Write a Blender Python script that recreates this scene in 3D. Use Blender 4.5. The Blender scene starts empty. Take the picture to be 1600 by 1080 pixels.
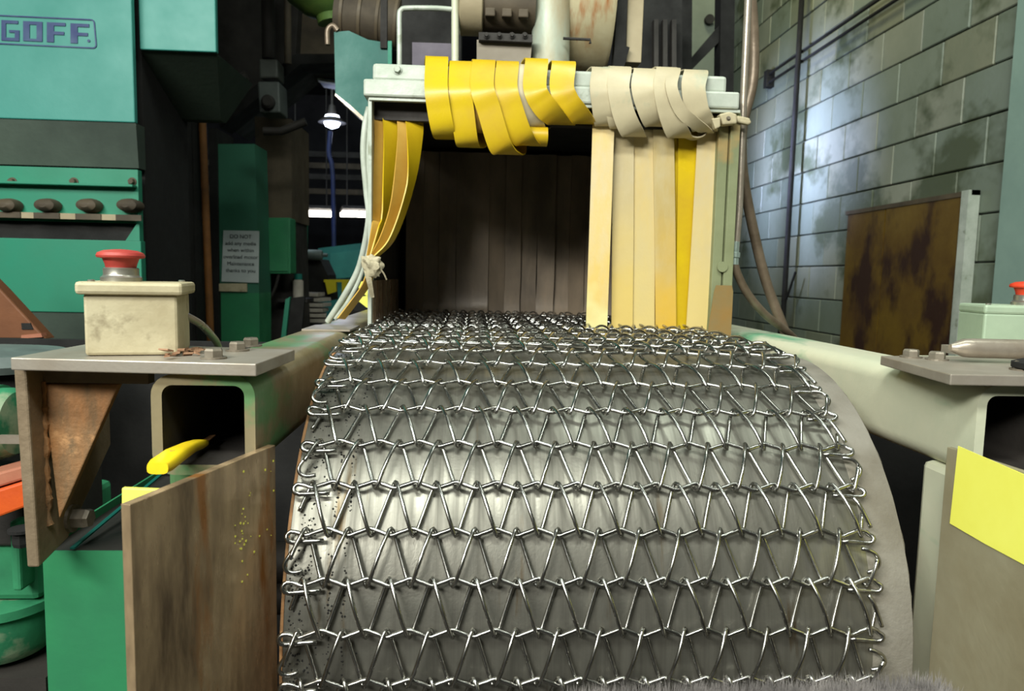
import bpy, bmesh, math, random
from mathutils import Vector, Matrix, noise
rnd = random.Random(7)
C = bpy.context.scene.collection
S = bpy.context.scene
PI = math.pi

# ------------------------------------------------------------------ camera
F_PX, PITCH, YAW, ROLL, EYE = 1120.0, .0975, .0548, .0218, 1.15
cam_d = bpy.data.cameras.new('camera'); cam = bpy.data.objects.new('camera', cam_d); C.objects.link(cam)
cam_d.sensor_width = 36.0; cam_d.lens = F_PX / 1600 * 36.0; cam_d.clip_start = .02; cam_d.clip_end = 100
cam_d.dof.use_dof = True; cam_d.dof.focus_distance = .92; cam_d.dof.aperture_fstop = 10
cy, sy, cp, sp = math.cos(YAW), math.sin(YAW), math.cos(PITCH), math.sin(PITCH)
FW = Vector((sy*cp, cy*cp, -sp)); RT = Vector((cy, -sy, 0)); UP = RT.cross(FW)
c_, s_ = math.cos(ROLL), math.sin(ROLL)
RT, UP = c_*RT + s_*UP, -s_*RT + c_*UP
m = Matrix((RT, UP, -FW)).transposed().to_4x4(); m.translation = Vector((0, 0, EYE))
cam.matrix_world = m
S.camera = cam

# ------------------------------------------------------------------ world, lights, exposure
S.view_settings.view_transform = 'Standard'; S.view_settings.look = 'None'
S.view_settings.gamma = 1.0; S.view_settings.use_curve_mapping = False
S.view_settings.exposure = 0.12
W = bpy.data.worlds.new('world'); S.world = W; W.use_nodes = True
W.node_tree.nodes['Background'].inputs[0].default_value = (.5, .58, .6, 1)
W.node_tree.nodes['Background'].inputs[1].default_value = .05

def area(name, loc, target, sx, sy_, power, col):
    l = bpy.data.lights.new(name, 'AREA'); l.shape = 'RECTANGLE'; l.size = sx; l.size_y = sy_
    l.energy = power; l.color = col
    o = bpy.data.objects.new(name, l); C.objects.link(o); o.location = loc
    d = Vector(target) - Vector(loc); o.rotation_euler = d.to_track_quat('-Z', 'Y').to_euler()
    return o
area('ceiling_lamp_light', (-.15, -.65, 2.95), (-.1, .35, 1.0), 1.5, .32, 48, (.96, 1.0, .92))
area('rear_fill_light', (-2.0, -2.4, 3.1), (.3, 1.0, 1.0), 2.4, .5, 190, (1.0, 1.0, .93))  # unseen lamp added to fill the hood and the right-hand faces
area('machine_fill_light', (-2.2, -.6, 3.3), (-1.6, 2.4, 1.4), 1.6, .5, 36, (.86, 1.0, .97))  # unseen second lamp added to light the machine front
area('ceiling_lamp_light_right', (.9, .9, 3.6), (2.1, 3.2, 1.3), 1.6, .5, 40, (.9, 1.0, .9))
area('wall_glow_light_yellow', (1.1, 4.0, 3.7), (2.1, 4.9, 2.3), .5, .3, 14, (1.0, .98, .62))  # unseen warm lamp added for a yellowish glow high on the wall
area('wall_patch_light_blue', (1.0, 4.7, 2.0), (2.1, 4.7, 1.95), .3, .25, 20, (.52, .6, 1.0)).data.spread = math.radians(85)  # unseen lamp added behind the hood for the bluish wall patch
area('far_hall_light', (-1.6, 5.4, 3.6), (-1.4, 7.6, .8), 1.5, .5, 40, (.8, .95, 1.0))

# ------------------------------------------------------------------ helpers
def at(px, py, Y):
    r = FW + RT*((px-800)/F_PX) - UP*((py-540)/F_PX)
    k = Y / r.y
    return Vector((r.x*k, Y, r.z*k + EYE))
def atx(px, py, X):
    r = FW + RT*((px-800)/F_PX) - UP*((py-540)/F_PX)
    k = X / r.x
    return Vector((X, r.y*k, r.z*k + EYE))
def lin(c):
    out = []
    for v in c[:3]:
        v /= 255.0
        out.append(v/12.92 if v <= .04045 else ((v+.055)/1.055)**2.4)
    return (*out, 1)

def mat(name, c1, c2=None, scale=9, rough=.6, metal=0.0, stretch=(1, 1, 1), c3=None, s3=14, t3=.6, st3=(1,1,1),
        bump=.15, bs=60, rr=.12, emit=None, es=0, soft=.16, detail=5, spec=.4):
    m = bpy.data.materials.new(name); m.use_nodes = True
    nt = m.node_tree; N = nt.nodes; L = nt.links
    b = N['Principled BSDF']
    b.inputs['Metallic'].default_value = metal; b.inputs['Roughness'].default_value = rough
    b.inputs['Specular IOR Level'].default_value = spec
    tc = N.new('ShaderNodeTexCoord')
    def noi(st, sc, det=detail):
        mp = N.new('ShaderNodeMapping'); mp.inputs['Scale'].default_value = st
        L.new(tc.outputs['Object'], mp.inputs[0])
        n = N.new('ShaderNodeTexNoise'); n.inputs['Scale'].default_value = sc; n.inputs['Detail'].default_value = det
        n.inputs['Roughness'].default_value = .62
        L.new(mp.outputs[0], n.inputs['Vector']); return n
    c2 = c2 or tuple(v*.8 for v in c1)
    n1 = noi(stretch, scale)
    r1 = N.new('ShaderNodeValToRGB'); r1.color_ramp.elements[0].position = .5-soft; r1.color_ramp.elements[1].position = .5+soft
    r1.color_ramp.elements[0].color = lin(c1); r1.color_ramp.elements[1].color = lin(c2)
    L.new(n1.outputs[0], r1.inputs[0]); col = r1.outputs[0]
    if c3:
        n3 = noi(st3, s3)
        r3 = N.new('ShaderNodeValToRGB'); r3.color_ramp.elements[0].position = t3-.04; r3.color_ramp.elements[1].position = t3+.05
        L.new(n3.outputs[0], r3.inputs[0])
        mx = N.new('ShaderNodeMix'); mx.data_type = 'RGBA'; mx.inputs[7].default_value = lin(c3)
        L.new(r3.outputs[0], mx.inputs[0]); L.new(col, mx.inputs[6]); col = mx.outputs[2]
    L.new(col, b.inputs['Base Color'])
    nb = noi((1, 1, 1), bs, 3)
    if rr:
        mr = N.new('ShaderNodeMapRange'); mr.inputs[3].default_value = max(.03, rough-rr); mr.inputs[4].default_value = min(1, rough+rr)
        mr.inputs[1].default_value = .3; mr.inputs[2].default_value = .7
        L.new(n1.outputs[0], mr.inputs[0]); L.new(mr.outputs[0], b.inputs['Roughness'])
    if bump:
        bp = N.new('ShaderNodeBump'); bp.inputs['Strength'].default_value = bump; bp.inputs['Distance'].default_value = .004
        L.new(nb.outputs[0], bp.inputs['Height']); L.new(bp.outputs[0], b.inputs['Normal'])
    if emit:
        b.inputs['Emission Color'].default_value = lin(emit); b.inputs['Emission Strength'].default_value = es
    return m

# shape helpers, all add to a bmesh
def box(bm, x0, x1, y0, y1, z0, z1):
    v = [bm.verts.new(p) for p in ((x0,y0,z0),(x1,y0,z0),(x1,y1,z0),(x0,y1,z0),(x0,y0,z1),(x1,y0,z1),(x1,y1,z1),(x0,y1,z1))]
    for f in ((3,2,1,0),(4,5,6,7),(0,1,5,4),(1,2,6,5),(2,3,7,6),(3,0,4,7)): bm.faces.new([v[i] for i in f])
    return v
def rbox(bm, cen, half, rotz=0, tilt=0):
    M = Matrix.Translation(cen) @ Matrix.Rotation(rotz, 4, 'Z') @ Matrix.Rotation(tilt, 4, 'X')
    v = box(bm, -half[0], half[0], -half[1], half[1], -half[2], half[2])
    for q in v: q.co = M @ q.co
def prism(bm, pts, off):
    off = Vector(off); a = [bm.verts.new(p) for p in pts]; b = [bm.verts.new(Vector(p)+off) for p in pts]
    bm.faces.new(a); bm.faces.new(b[::-1]); n = len(a)
    for i in range(n): bm.faces.new((a[i], b[i], b[(i+1) % n], a[(i+1) % n]))
def tube(bm, pts, r, seg=10, cap=True, closed=False):
    pts = [Vector(p) for p in pts]; n = len(pts); rings = []
    t = (pts[1]-pts[0]).normalized(); u = t.orthogonal().normalized()
    for i, p in enumerate(pts):
        t2 = (pts[min(i+1, n-1)] - pts[max(i-1, 0)])
        t2 = t2.normalized() if t2.length > 1e-9 else t
        u = (u - t2*u.dot(t2)).normalized(); w = t2.cross(u)
        rad = r[i] if isinstance(r, (list, tuple)) else r
        rings.append([bm.verts.new(p + (u*math.cos(2*PI*k/seg) + w*math.sin(2*PI*k/seg))*rad) for k in range(seg)])
        t = t2
    for a, b in zip(rings, rings[1:]):
        for k in range(seg): bm.faces.new((a[k], a[(k+1) % seg], b[(k+1) % seg], b[k]))
    if cap: bm.faces.new(rings[0][::-1]); bm.faces.new(rings[-1])
def lathe(bm, cen, axis, prof, seg=32):      # prof: (radius, height along the axis)
    cen = Vector(cen); axis = Vector(axis).normalized(); u = axis.orthogonal().normalized(); w = axis.cross(u)
    rings = [[bm.verts.new(cen + axis*h + (u*math.cos(2*PI*k/seg)+w*math.sin(2*PI*k/seg))*max(r, 1e-5)) for k in range(seg)] for r, h in prof]
    for a, b in zip(rings, rings[1:]):
        for k in range(seg): bm.faces.new((a[k], a[(k+1) % seg], b[(k+1) % seg], b[k]))
    bm.faces.new(rings[0][::-1]); bm.faces.new(rings[-1])
def crom(pts, n=6):
    pts = [Vector(p) for p in pts]; P = [pts[0]*2-pts[1]] + pts + [pts[-1]*2-pts[-2]]; out = []
    for i in range(1, len(P)-2):
        a, b, c, d = P[i-1:i+3]
        for k in range(n):
            t = k/n
            out.append(.5*((2*b)+(c-a)*t+(2*a-5*b+4*c-d)*t*t+(3*b-a-3*c+d)*t**3))
    out.append(P[-2]); return out
def ribbon(bm, pts, wv, th=.0022):
    """pts centre line, wv half width vectors"""
    n = len(pts); rows = []
    for i, p in enumerate(pts):
        t = (pts[min(i+1, n-1)] - pts[max(i-1, 0)]).normalized()
        w = wv[i] if isinstance(wv, list) else Vector(wv)
        nn = t.cross(w).normalized()*th/2
        w2 = w - t*w.dot(t)*.6
        rows.append([bm.verts.new(p-w2-nn), bm.verts.new(p+w2-nn), bm.verts.new(p+w2+nn), bm.verts.new(p-w2+nn)])
    for a, b in zip(rows, rows[1:]):
        for k in range(4): bm.faces.new((a[k], a[(k+1) % 4], b[(k+1) % 4], b[k]))
    bm.faces.new(rows[0][::-1]); bm.faces.new(rows[-1])

def obj(name, bm, material, parent=None, smooth=False, bevel=0, label=None):
    me = bpy.data.meshes.new(name)
    if isinstance(bm, bmesh.types.BMesh):
        bmesh.ops.recalc_face_normals(bm, faces=bm.faces[:]); bm.to_mesh(me); bm.free()
    me.materials.append(material)
    if smooth:
        me.polygons.foreach_set('use_smooth', [True]*len(me.polygons))
        try: me.set_sharp_from_angle(angle=math.radians(38))
        except Exception: pass
    o = bpy.data.objects.new(name, me); C.objects.link(o)
    if parent is not None: child(o, parent)
    if bevel:
        b = o.modifiers.new('bevel', 'BEVEL'); b.width = bevel; b.segments = 2; b.limit_method = 'ANGLE'
    if label: o['label'] = label
    return o
def world_loc(o):
    v = Vector((0, 0, 0))
    while o is not None: v += o.location if o.matrix_parent_inverse == Matrix.Identity(4) else o.location + o.matrix_parent_inverse.translation; o = o.parent
    return v
def child(o, parent):
    o.parent = parent; o.matrix_parent_inverse = Matrix.Translation(-world_loc(parent))
def thing(name, label, cat, loc, group=None):
    o = bpy.data.objects.new(name, None); C.objects.link(o); o.location = loc; o.empty_display_size = .05
    o['label'] = label; o['category'] = cat
    if group: o['group'] = group
    return o
def tag(o, label, cat, group=None):
    o['label'] = label; o['category'] = cat
    if group: o['group'] = group
    return o
def B(): return bmesh.new()
def mbox(name, m, parent, *a, bevel=0, label=None):
    b = B(); box(b, *a); return obj(name, b, m, parent, bevel=bevel, label=label)
def mtube(name, m, parent, pts, r, seg=12, label=None):
    b = B(); tube(b, pts, r, seg); return obj(name, b, m, parent, smooth=True, label=label)
def struct(o): o['kind'] = 'structure'; return o
def plate(name, m, parent, pts, Y, th, bevel=0, label=None):   # flat plate facing the aisle at depth Y, outline traced, real thickness
    b = B(); prism(b, [at(x, y, Y) for x, y in pts], (0, th, 0)); return obj(name, b, m, parent, bevel=bevel, label=label)
def hexbolt(name, cen, r, h, m, parent, axis=(0, 0, 1), washer=True):
    b = B(); cen = Vector(cen); axis = Vector(axis)
    if washer: lathe(b, cen, axis, [(r*1.35, 0), (r*1.35, h*.2), (r*.9, h*.2)], 20)
    lathe(b, cen+axis*h*.2, axis, [(r, 0), (r, h*.75), (r*.86, h)], 6)
    return obj(name, b, m, parent)

# ------------------------------------------------------------------ materials
M = {}
M['wire'] = mat('belt_wire_steel', (196,195,190), (140,138,132), 60, .25, 1.0, bump=.05, rr=.07)
M['drum'] = mat('worn_drum_steel', (138,136,126), (98,96,88), 3.2, .42, .75, stretch=(24, .5, .5), bump=.05, bs=300, rr=.12, c3=(96,82,60), s3=4, st3=(10,1,1), t3=.66)
M['drumface'] = mat('dusty_drum_rim', (140,136,126), (112,106,94), 6, .8, .15, bump=.25, bs=220)
M['railL'] = mat('worn_green_rail_left', (168,154,124), (138,126,94), 7, .36, .3, c3=(104,146,98), s3=9, t3=.57, st3=(1,.5,1), bump=.12)
M['railR'] = mat('dusty_green_rail_right', (212,210,184), (194,198,172), 5, .5, .1, c3=(112,166,128), s3=5, t3=.57, st3=(1,.5,1), bump=.12)
M['topplate'] = mat('grey_steel_plate', (172,164,152), (146,136,122), 10, .45, .4, bump=.12)
M['rust'] = mat('rusty_gusset', (164,116,72), (122,98,70), 16, .75, .1, stretch=(3,3,1), c3=(190,144,98), s3=22, t3=.6, bump=.5, bs=90)
M['ruststeel'] = mat('rust_and_reflection_plate', (204,176,138), (104,86,66), 11, .3, .4, stretch=(1,2.6,.5), c3=(160,110,62), s3=6, t3=.6, st3=(1,3,.5), bump=.1)  # rust streaks; the pale ones partly reflection put into the colour
for n_ in M['ruststeel'].node_tree.nodes:
    if n_.type == 'MAPPING' and abs(n_.inputs['Scale'].default_value[1]-1) > .1: n_.inputs['Rotation'].default_value = (.42, 0, 0)
M['flange'] = mat('brown_grey_flange', (150,132,108), (120,104,82), 14, .6, .3, bump=.3)
M['green'] = mat('bright_green_paint', (50,132,86), (42,116,78), 6, .5, 0, bump=.08, spec=.4)
M['machine'] = mat('teal_green_machine_paint', (60,140,128), (52,128,116), 2.2, .5, 0, bump=.05)
M['machine_low'] = mat('green_machine_paint', (42,132,104), (40,120,92), 2.5, .5, 0, bump=.05, c3=(50,110,90), s3=3, t3=.64)
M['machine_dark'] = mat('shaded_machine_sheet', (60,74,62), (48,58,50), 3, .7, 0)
M['teal'] = mat('teal_sheet', (14,104,92), (12,90,80), 3, .5)
M['black'] = mat('black_grime_and_shade', (30,29,27), (22,21,20), 8, .85, bump=.2)  # black parts and grime; on machine sides and backdrops, shade as colour
M['dark'] = mat('dark_grime_and_shade', (54,50,46), (38,35,32), 6, .7, .1, bump=.2)  # dark steel; inside the rail tubes it is shade as colour
M['browndk'] = mat('brown_dark_duct', (92,80,62), (64,56,46), 5, .7)
M['beige'] = mat('beige_sheet', (172,158,128), (146,132,104), 4, .6)
M['paleduct'] = mat('pale_stained_duct', (186,178,146), (160,144,108), 6, .5, .1, c3=(150,96,50), s3=5, t3=.6, st3=(2,1,.6))
M['paleblue'] = mat('pale_bluish_metal', (160,176,168), (124,140,128), 5, .4, .4)
M['whitemetal'] = mat('pale_green_frame_paint', (190,196,184), (160,168,154), 11, .42, .1, bump=.12, c3=(140,146,126), s3=20, t3=.64)
M['jamb'] = mat('dull_green_jamb', (134,140,106), (112,118,84), 6, .6, c3=(150,130,84), s3=6, t3=.62)
def dusted(m, low, z0, z1):      # dust washed off towards the strip's lower end
    nt = m.node_tree; N = nt.nodes; L = nt.links; b = N['Principled BSDF']
    src = b.inputs['Base Color'].links[0].from_socket
    g = N.new('ShaderNodeNewGeometry'); sx = N.new('ShaderNodeSeparateXYZ'); L.new(g.outputs['Position'], sx.inputs[0])
    no = N.new('ShaderNodeTexNoise'); no.inputs['Scale'].default_value = 18; L.new(g.outputs['Position'], no.inputs['Vector'])
    ma = N.new('ShaderNodeMath'); ma.operation = 'MULTIPLY_ADD'; L.new(no.outputs[0], ma.inputs[0]); ma.inputs[1].default_value = .16; L.new(sx.outputs[2], ma.inputs[2])
    mr = N.new('ShaderNodeMapRange'); mr.inputs[1].default_value = z0+.08; mr.inputs[2].default_value = z1+.08; L.new(ma.outputs[0], mr.inputs[0])
    mx = N.new('ShaderNodeMix'); mx.data_type = 'RGBA'; L.new(mr.outputs[0], mx.inputs[0]); mx.inputs[6].default_value = lin(low); L.new(src, mx.inputs[7])
    L.new(mx.outputs[2], b.inputs['Base Color']); return m
M['yellow'] = mat('yellow_rubber_strip', (206,176,26), (190,154,22), 9, .38, 0, bump=.05, spec=.5, c3=(196,160,70), s3=8, t3=.66)
M['yellowbeige'] = mat('dusty_yellow_strip', (222,206,162), (212,188,118), 5, .5, 0, stretch=(3,1,1), bump=.06, c3=(212,164,50), s3=5, t3=.6, st3=(7,1,.7))
M['st_a'] = dusted(mat('cream_tipped_strip', (212,198,164), (220,190,112), 5, .5, stretch=(3,1,1)), (222,214,150), 1.07, 1.12)
M['st_b'] = dusted(mat('dusty_topped_strip', (198,184,148), (188,172,132), 7, .45, stretch=(3,1,1)), (212,186,110), 1.12, 1.36)
M['st_c'] = dusted(mat('pale_topped_strip', (196,182,146), (204,180,120), 7, .45, stretch=(3,1,1)), (212,190,124), 1.08, 1.34)
M['st_d'] = dusted(mat('golden_footed_strip', (192,178,140), (184,160,100), 7, .45, stretch=(3,1,1)), (212,172,66), 1.07, 1.26)
M['beigestrip'] = mat('dusty_beige_strip', (192,180,148), (172,160,130), 8, .45, 0, bump=.06, c3=(164,164,138), s3=9, t3=.64)
M['strip_gold'] = mat('golden_brown_strip', (206,170,84), (186,140,50), 6, .45, 0, bump=.05)
M['rubber'] = mat('dusty_black_rubber', (100,90,78), (140,124,104), 5, .42, .1, stretch=(2,1,.7), bump=.1)
M['rag'] = mat('dirty_rag', (196,186,156), (150,140,116), 18, .9, bump=.6, bs=80)
M['conduit'] = mat('grey_conduit', (176,166,152), (140,128,112), 12, .35, .5)
M['flex'] = mat('brown_flex_conduit', (134,118,100), (100,86,70), 16, .4, .3)
M['whitecond'] = mat('white_flex_conduit', (196,202,190), (160,166,150), 14, .45, 0)
M['galv'] = mat('dusty_cast_box', (196,186,154), (170,158,126), 12, .6, .1, bump=.2, c3=(146,134,106), s3=16, t3=.62)
M['galvgreen'] = mat('pale_green_box', (168,186,160), (150,168,144), 10, .55, .1, bump=.1)
M['red'] = mat('red_button_plastic', (186,76,66), (164,54,48), 20, .5, bump=.05)
M['orangered'] = mat('orange_red_button_plastic', (226,74,40), (206,60,36), 20, .45, bump=.05)
M['chrome'] = mat('button_collar_metal', (200,198,186), (160,156,144), 20, .3, .8, bump=.05)
M['bolt'] = mat('dusty_bolt', (150,142,128), (116,106,92), 30, .5, .5)
M['yelpaint'] = mat('lemon_yellow_paint', (250,248,110), (244,240,96), 10, .5, bump=.06)
M['knife'] = mat('yellow_handle_plastic', (246,216,40), (234,198,30), 12, .4, bump=.05)
M['paper'] = mat('paper', (196,204,200), (176,186,184), 5, .8, bump=.05)
M['ink'] = mat('ink', (58,66,66), (50,56,58), 5, .8, bump=0)
M['navy'] = mat('navy_emblem_paint', (20,60,100), (30,44,96), 10, .5, bump=0)
M['orange'] = mat('orange_paint', (214,92,32), (186,70,26), 9, .5, c3=(120,60,30), s3=14, t3=.64)
M['maroon'] = mat('maroon_paint', (92,22,28), (74,18,24), 6, .6)
M['pink'] = mat('dusty_orange_top', (172,112,86), (150,92,70), 9, .7)
M['motor'] = mat('green_motor_paint', (58,138,96), (42,112,78), 9, .5, c3=(130,150,120), s3=11, t3=.6)
M['cone'] = mat('rusty_brown_chute', (120,74,44), (96,58,34), 5, .7)
M['greylid'] = mat('blue_grey_lid', (120,132,128), (90,98,96), 7, .5, .2)
M['bristle'] = mat('grey_bristle', (150,144,140), (96,92,90), 40, .7)
M['concrete'] = mat('dark_shade_floor', (52,48,44), (38,36,33), 4, .75, bump=.3)  # dark floor: shade beneath the conveyor put into its colour
M['ceil'] = mat('dark_ceiling', (46,44,50), (36,35,40), 2, .8)
M['palewall'] = mat('pale_rear_wall', (150,156,146), (120,126,118), 1.5, .7)
M['mortar'] = mat('dark_mortar', (70,76,68), (54,58,52), 12, .85)
M['block'] = mat('painted_block', (154,158,136), (102,112,94), 1.3, .5, 0, bump=.28, bs=45, c3=(78,86,64), s3=1.6, t3=.57, st3=(1,1,1.2), soft=.2, spec=.5)  # broad mottle: stains, and in part light patches put into the colour
M['doorrust'] = mat('rust_brown_sheet', (112,88,28), (84,60,22), 2.6, .5, .1, c3=(52,32,20), s3=2.4, t3=.54, st3=(1,1,.6), bump=.12)
M['rustorange'] = mat('orange_rust_pipe', (132,84,36), (98,64,32), 8, .7)
M['lampglow'] = mat('lamp_tube_glow', (255,250,240), (255,250,240), 5, .5, emit=(255,248,236), es=7, bump=0)
M['bluelamp'] = mat('blue_white_lamp_glow', (240,245,255), (240,245,255), 5, .5, emit=(225,235,255), es=14, bump=0)
M['skyreflect'] = mat('blue_lit_reflector', (110,120,190), (90,100,170), 5, .4, 0)  # the blue is reflected light put into the colour
M['papers'] = mat('pale_papers', (180,172,160), (150,142,130), 12, .7)
M['yelsafety'] = mat('safety_yellow', (214,200,30), (196,180,26), 9, .5)
M['lime'] = mat('lime_green_paint', (120,150,70), (90,124,60), 6, .6)

# ------------------------------------------------------------------ the room
b = B(); box(b, -7, 2.3, -6, 13, -.1, 0); struct(obj('floor', b, M['concrete']))
b = B(); box(b, -7, 2.3, -6, 13, 4.2, 4.3); struct(obj('ceiling', b, M['ceil']))
b = B(); box(b, -7, 2.3, 13, 13.1, 0, 4.2); struct(obj('wall_back', b, M['ceil']))
b = B(); box(b, -7.1, -7, -6, 13, 0, 4.2); struct(obj('wall_left', b, M['palewall']))
b = B(); box(b, -7, 2.3, -6.1, -6, 0, 4.2); struct(obj('wall_front', b, M['palewall']))
WX = 2.1
b = B(); box(b, WX+.012, 2.3, -6, 13, 0, 4.2); wall = struct(obj('wall_right', b, M['mortar']))
bb = B(); box(bb, 0, .02, -.1635, .1635, -.0965, .0965)
bme = bpy.data.meshes.new('block'); bmesh.ops.recalc_face_normals(bb, faces=bb.faces[:])
bmesh.ops.bevel(bb, geom=bb.edges[:], offset=.004, segments=1, affect='EDGES'); bb.to_mesh(bme); bb.free(); bme.materials.append(M['block'])
def tint(i):
    mm = M['block'].copy(); mm.name = 'painted_block_tone'
    g_ = mm.node_tree.nodes.new('ShaderNodeNewGeometry')
    for n_ in mm.node_tree.nodes:
        if n_.type == 'MAPPING': mm.node_tree.links.new(g_.outputs['Position'], n_.inputs[0])
    r = [n for n in mm.node_tree.nodes if n.type == 'VALTORGB'][0]
    tn = ((134,142,128), (148,150,134), (124,134,122), (138,138,116))[i]
    r.color_ramp.elements[0].color = lin(tn); return mm
tones = [tint(i) for i in range(4)]
bmes = []
for t in tones:
    q = bme.copy(); q.materials.clear(); q.materials.append(t); bmes.append(q)
for r in range(3, 17):
    for c in range(-1, 18):
        y = 1.745 + c*.3333 + (r % 2)*.1665; z = .046 + .2*r + .1
        o = bpy.data.objects.new('block', rnd.choice(bmes)); C.objects.link(o)
        o.parent = wall; o.location = (WX-.002 + rnd.uniform(-.002, .002), y, z)
b = B(); box(b, 2.05, 2.1, 2.45, 2.74, 0, 4.2); struct(obj('trim_1', b, mat('pale_teal_pilaster', (140,164,152), (126,150,140), 3, .6)))

# rusty access panel on the wall
pn = thing('access_panel', 'rust-stained brown sheet metal panel with pale edge fixed on block wall', 'panel', (2.06, 3.4, .5))
mbox('sheet', M['doorrust'], pn, 2.062, 2.088, 2.97, 3.545, .45, 1.522)
mbox('sheet', M['doorrust'], pn, 2.064, 2.088, 3.56, 3.92, .45, 1.522)
mbox('edge_frame', M['whitemetal'], pn, 2.045, 2.095, 2.92, 2.965, .45, 1.545, label='pale upright edge strip')
mbox('edge_frame', M['browndk'], pn, 2.058, 2.095, 2.92, 3.94, 1.524, 1.545)
o = mtube('wall_pipe', M['black'], None, [(2.03, 4.6, 0), (2.03, 4.6, 4.2)], .017); tag(o, 'thin black vertical pipe running down the block wall', 'pipe')
o = mtube('wall_cable', M['black'], None, crom([atx(1243, 425, 2.04), atx(1233, 455, 2.035), atx(1222, 492, 2.04), (2.04, 4.75, .5)]), .008); tag(o, 'short black cable branching off the thin black wall pipe', 'cable')
for dz, lb in ((0, 'upper of two thin dark conduits high on the block wall'), (-.06, 'lower of two thin dark conduits high on the block wall')):
    t = thing('wall_conduit', lb, 'pipe', (2.05, 4.5, 2.4+dz))
    a, d = atx(1372, 0, 2.06), atx(1200, 118, 2.06)
    p0 = Vector((2.06, 2.6, a.z+dz+.0)); p1 = Vector((2.06, d.y, a.z+dz))
    mtube('run', M['black'], t, [p0, p1], .009)
    b = B(); box(b, 2.04, 2.098, d.y-.03, d.y+.03, a.z+dz-.03, a.z+dz+.03); obj('clamp', b, M['black'], t, bevel=.004)

# ------------------------------------------------------------------ far hall, left of the hood
def lamp_fixture(px0, px1, y0, y1, Y, label):
    t = thing('fluorescent_lamp', label, 'lamp', at((px0+px1)/2, y0, Y))
    a, c = at(px0, y0, Y), at(px1, y1, Y)
    b = B(); prism(b, [(a.x, Y, a.z+.05), (c.x, Y, a.z+.05), (c.x+.12, Y-.5, a.z+.05), (a.x+.12, Y-.5, a.z+.05)], (0, 0, .03)); obj('housing', b, M['dark'], t)
    for xx in (a.x+.1, c.x-.05): mtube('hanger', M['dark'], t, [(xx, Y-.1, a.z+.07), (xx, Y-.1, 4.2)], .008)
    for k in range(2):
        q = Vector((0, -.12-.22*k, 0))
        mtube('lamp_tube', M['lampglow'], t, [Vector((a.x+.03+.06*k, Y, a.z+.012))+q, Vector((c.x+.03+.06*k, Y, a.z+.012))+q], .026)
lamp_fixture(452, 520, 337, 347, 8.5, 'left of two glowing fluorescent lamps in the dark hall')
lamp_fixture(531, 600, 338, 349, 8.5, 'right glowing fluorescent lamp partly hidden behind white conduit')
t = thing('high_bay_lamp', 'bright blue-white bare lamp hanging in the dark hall', 'lamp', at(519, 195, 7))
b = B(); lathe(b, at(519, 201, 7), (0, 0, 1), [(.01, 0), (.06, .02), (.085, .07), (.06, .12), (.02, .13)], 20); obj('bulb', b, M['bluelamp'], t, smooth=True)
b = B(); lathe(b, at(519, 192, 7), (0, 0, 1), [(.13, 0), (.125, .01), (.04, .07), (.03, .16)], 20); obj('shade', b, M['dark'], t, smooth=True)
mtube('stem', M['dark'], t, [at(519, 182, 7), Vector((at(519, 182, 7).x, 7, 4.2))], .012)
l = bpy.data.lights.new('high_bay_point', 'POINT'); l.energy = 14; l.color = (.6, .7, 1); l.shadow_soft_size = .1
o = bpy.data.objects.new('high_bay_point', l); C.objects.link(o); o.location = at(519, 215, 6.9)
o = mtube('hanging_cable', mat('blue_cable', (40,50,96), (30,38,70), 5, .5), None, crom([at(516, 205, 6.6), at(514, 240, 6.6), at(519, 262, 6.6), at(521, 325, 6.6), Vector((at(524, 480, 6.6).x, 6.6, .02))]), .02); tag(o, 'blue cable hanging below the bright hall lamp', 'cable')
# ceiling joists in the far hall
for k, (y, px) in enumerate(((246, 0), (262, 0), (278, 0), (300, 0))):
    z = at(530, y, 9.5).z
    b = B(); box(b, -6.99, 2.1, 9.5+k*.1, 9.56+k*.1, z, z+.07); tag(obj('ceiling_joist', b, M['browndk' if k % 2 else 'dark']), ('topmost', 'second from top', 'third from top', 'lowest')[k]+' of the dark steel joists crossing the far hall', 'joist', 'far hall joists')
t = thing('reflector_fixture', 'light reflector with blue reflected light painted in and white rim beside the teal panel', 'lamp', at(505, 115, 5))
plate('reflector', M['skyreflect'], t, [(478, 100), (524, 104), (524, 127), (494, 122)], 5, .25)
plate('rim', M['whitemetal'], t, [(492, 121), (524, 126), (524, 130), (492, 125)], 4.98, .05)
# teal cabinets far away
t = thing('far_cabinet', 'teal machine cabinet far behind the white conduits', 'cabinet', at(535, 470, 6))
plate('body', mat('far_teal', (58,132,126), (44,108,108), 3, .5), t, [(497, 388), (600, 376), (600, 650), (497, 650)], 6, .6)
plate('door', mat('far_teal_door', (70,150,140), (54,124,120), 3, .5), t, [(516, 396), (600, 386), (600, 430), (516, 436)], 5.98, .02)
plate('base', M['dark'], t, [(545, 452), (600, 452), (600, 500), (545, 500)], 5.97, .03)
t = thing('far_motor', 'small grey motor lying on dark stand in the hall', 'motor', at(485, 398, 5))
b = B(); lathe(b, at(470, 398, 5), (1, 0, 0), [(.02, -.02), (.035, 0), (.045, .01), (.045, .04), (.036, .045), (.036, .13), (.03, .145), (.012, .15), (.012, .18)], 20); obj('housing', b, M['greylid'], t, smooth=True)
plate('stand', M['black'], t, [(478, 405), (500, 405), (512, 430), (516, 470), (476, 470)], 5.05, .3)
t = thing('paper_stack', 'stack of pale folded papers on a dark bench in the hall', 'papers', at(492, 480, 4.4))
for k in range(6):
    y = 500-k*8
    c = at(491+rnd.uniform(-3, 3), y, 4.4); b = B(); rbox(b, c, (.085-.006*k+rnd.uniform(-.006, .006), .09, .011), rnd.uniform(-.2, .2)); obj('sheet_bundle', b, M['papers'], t, bevel=.003)
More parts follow.
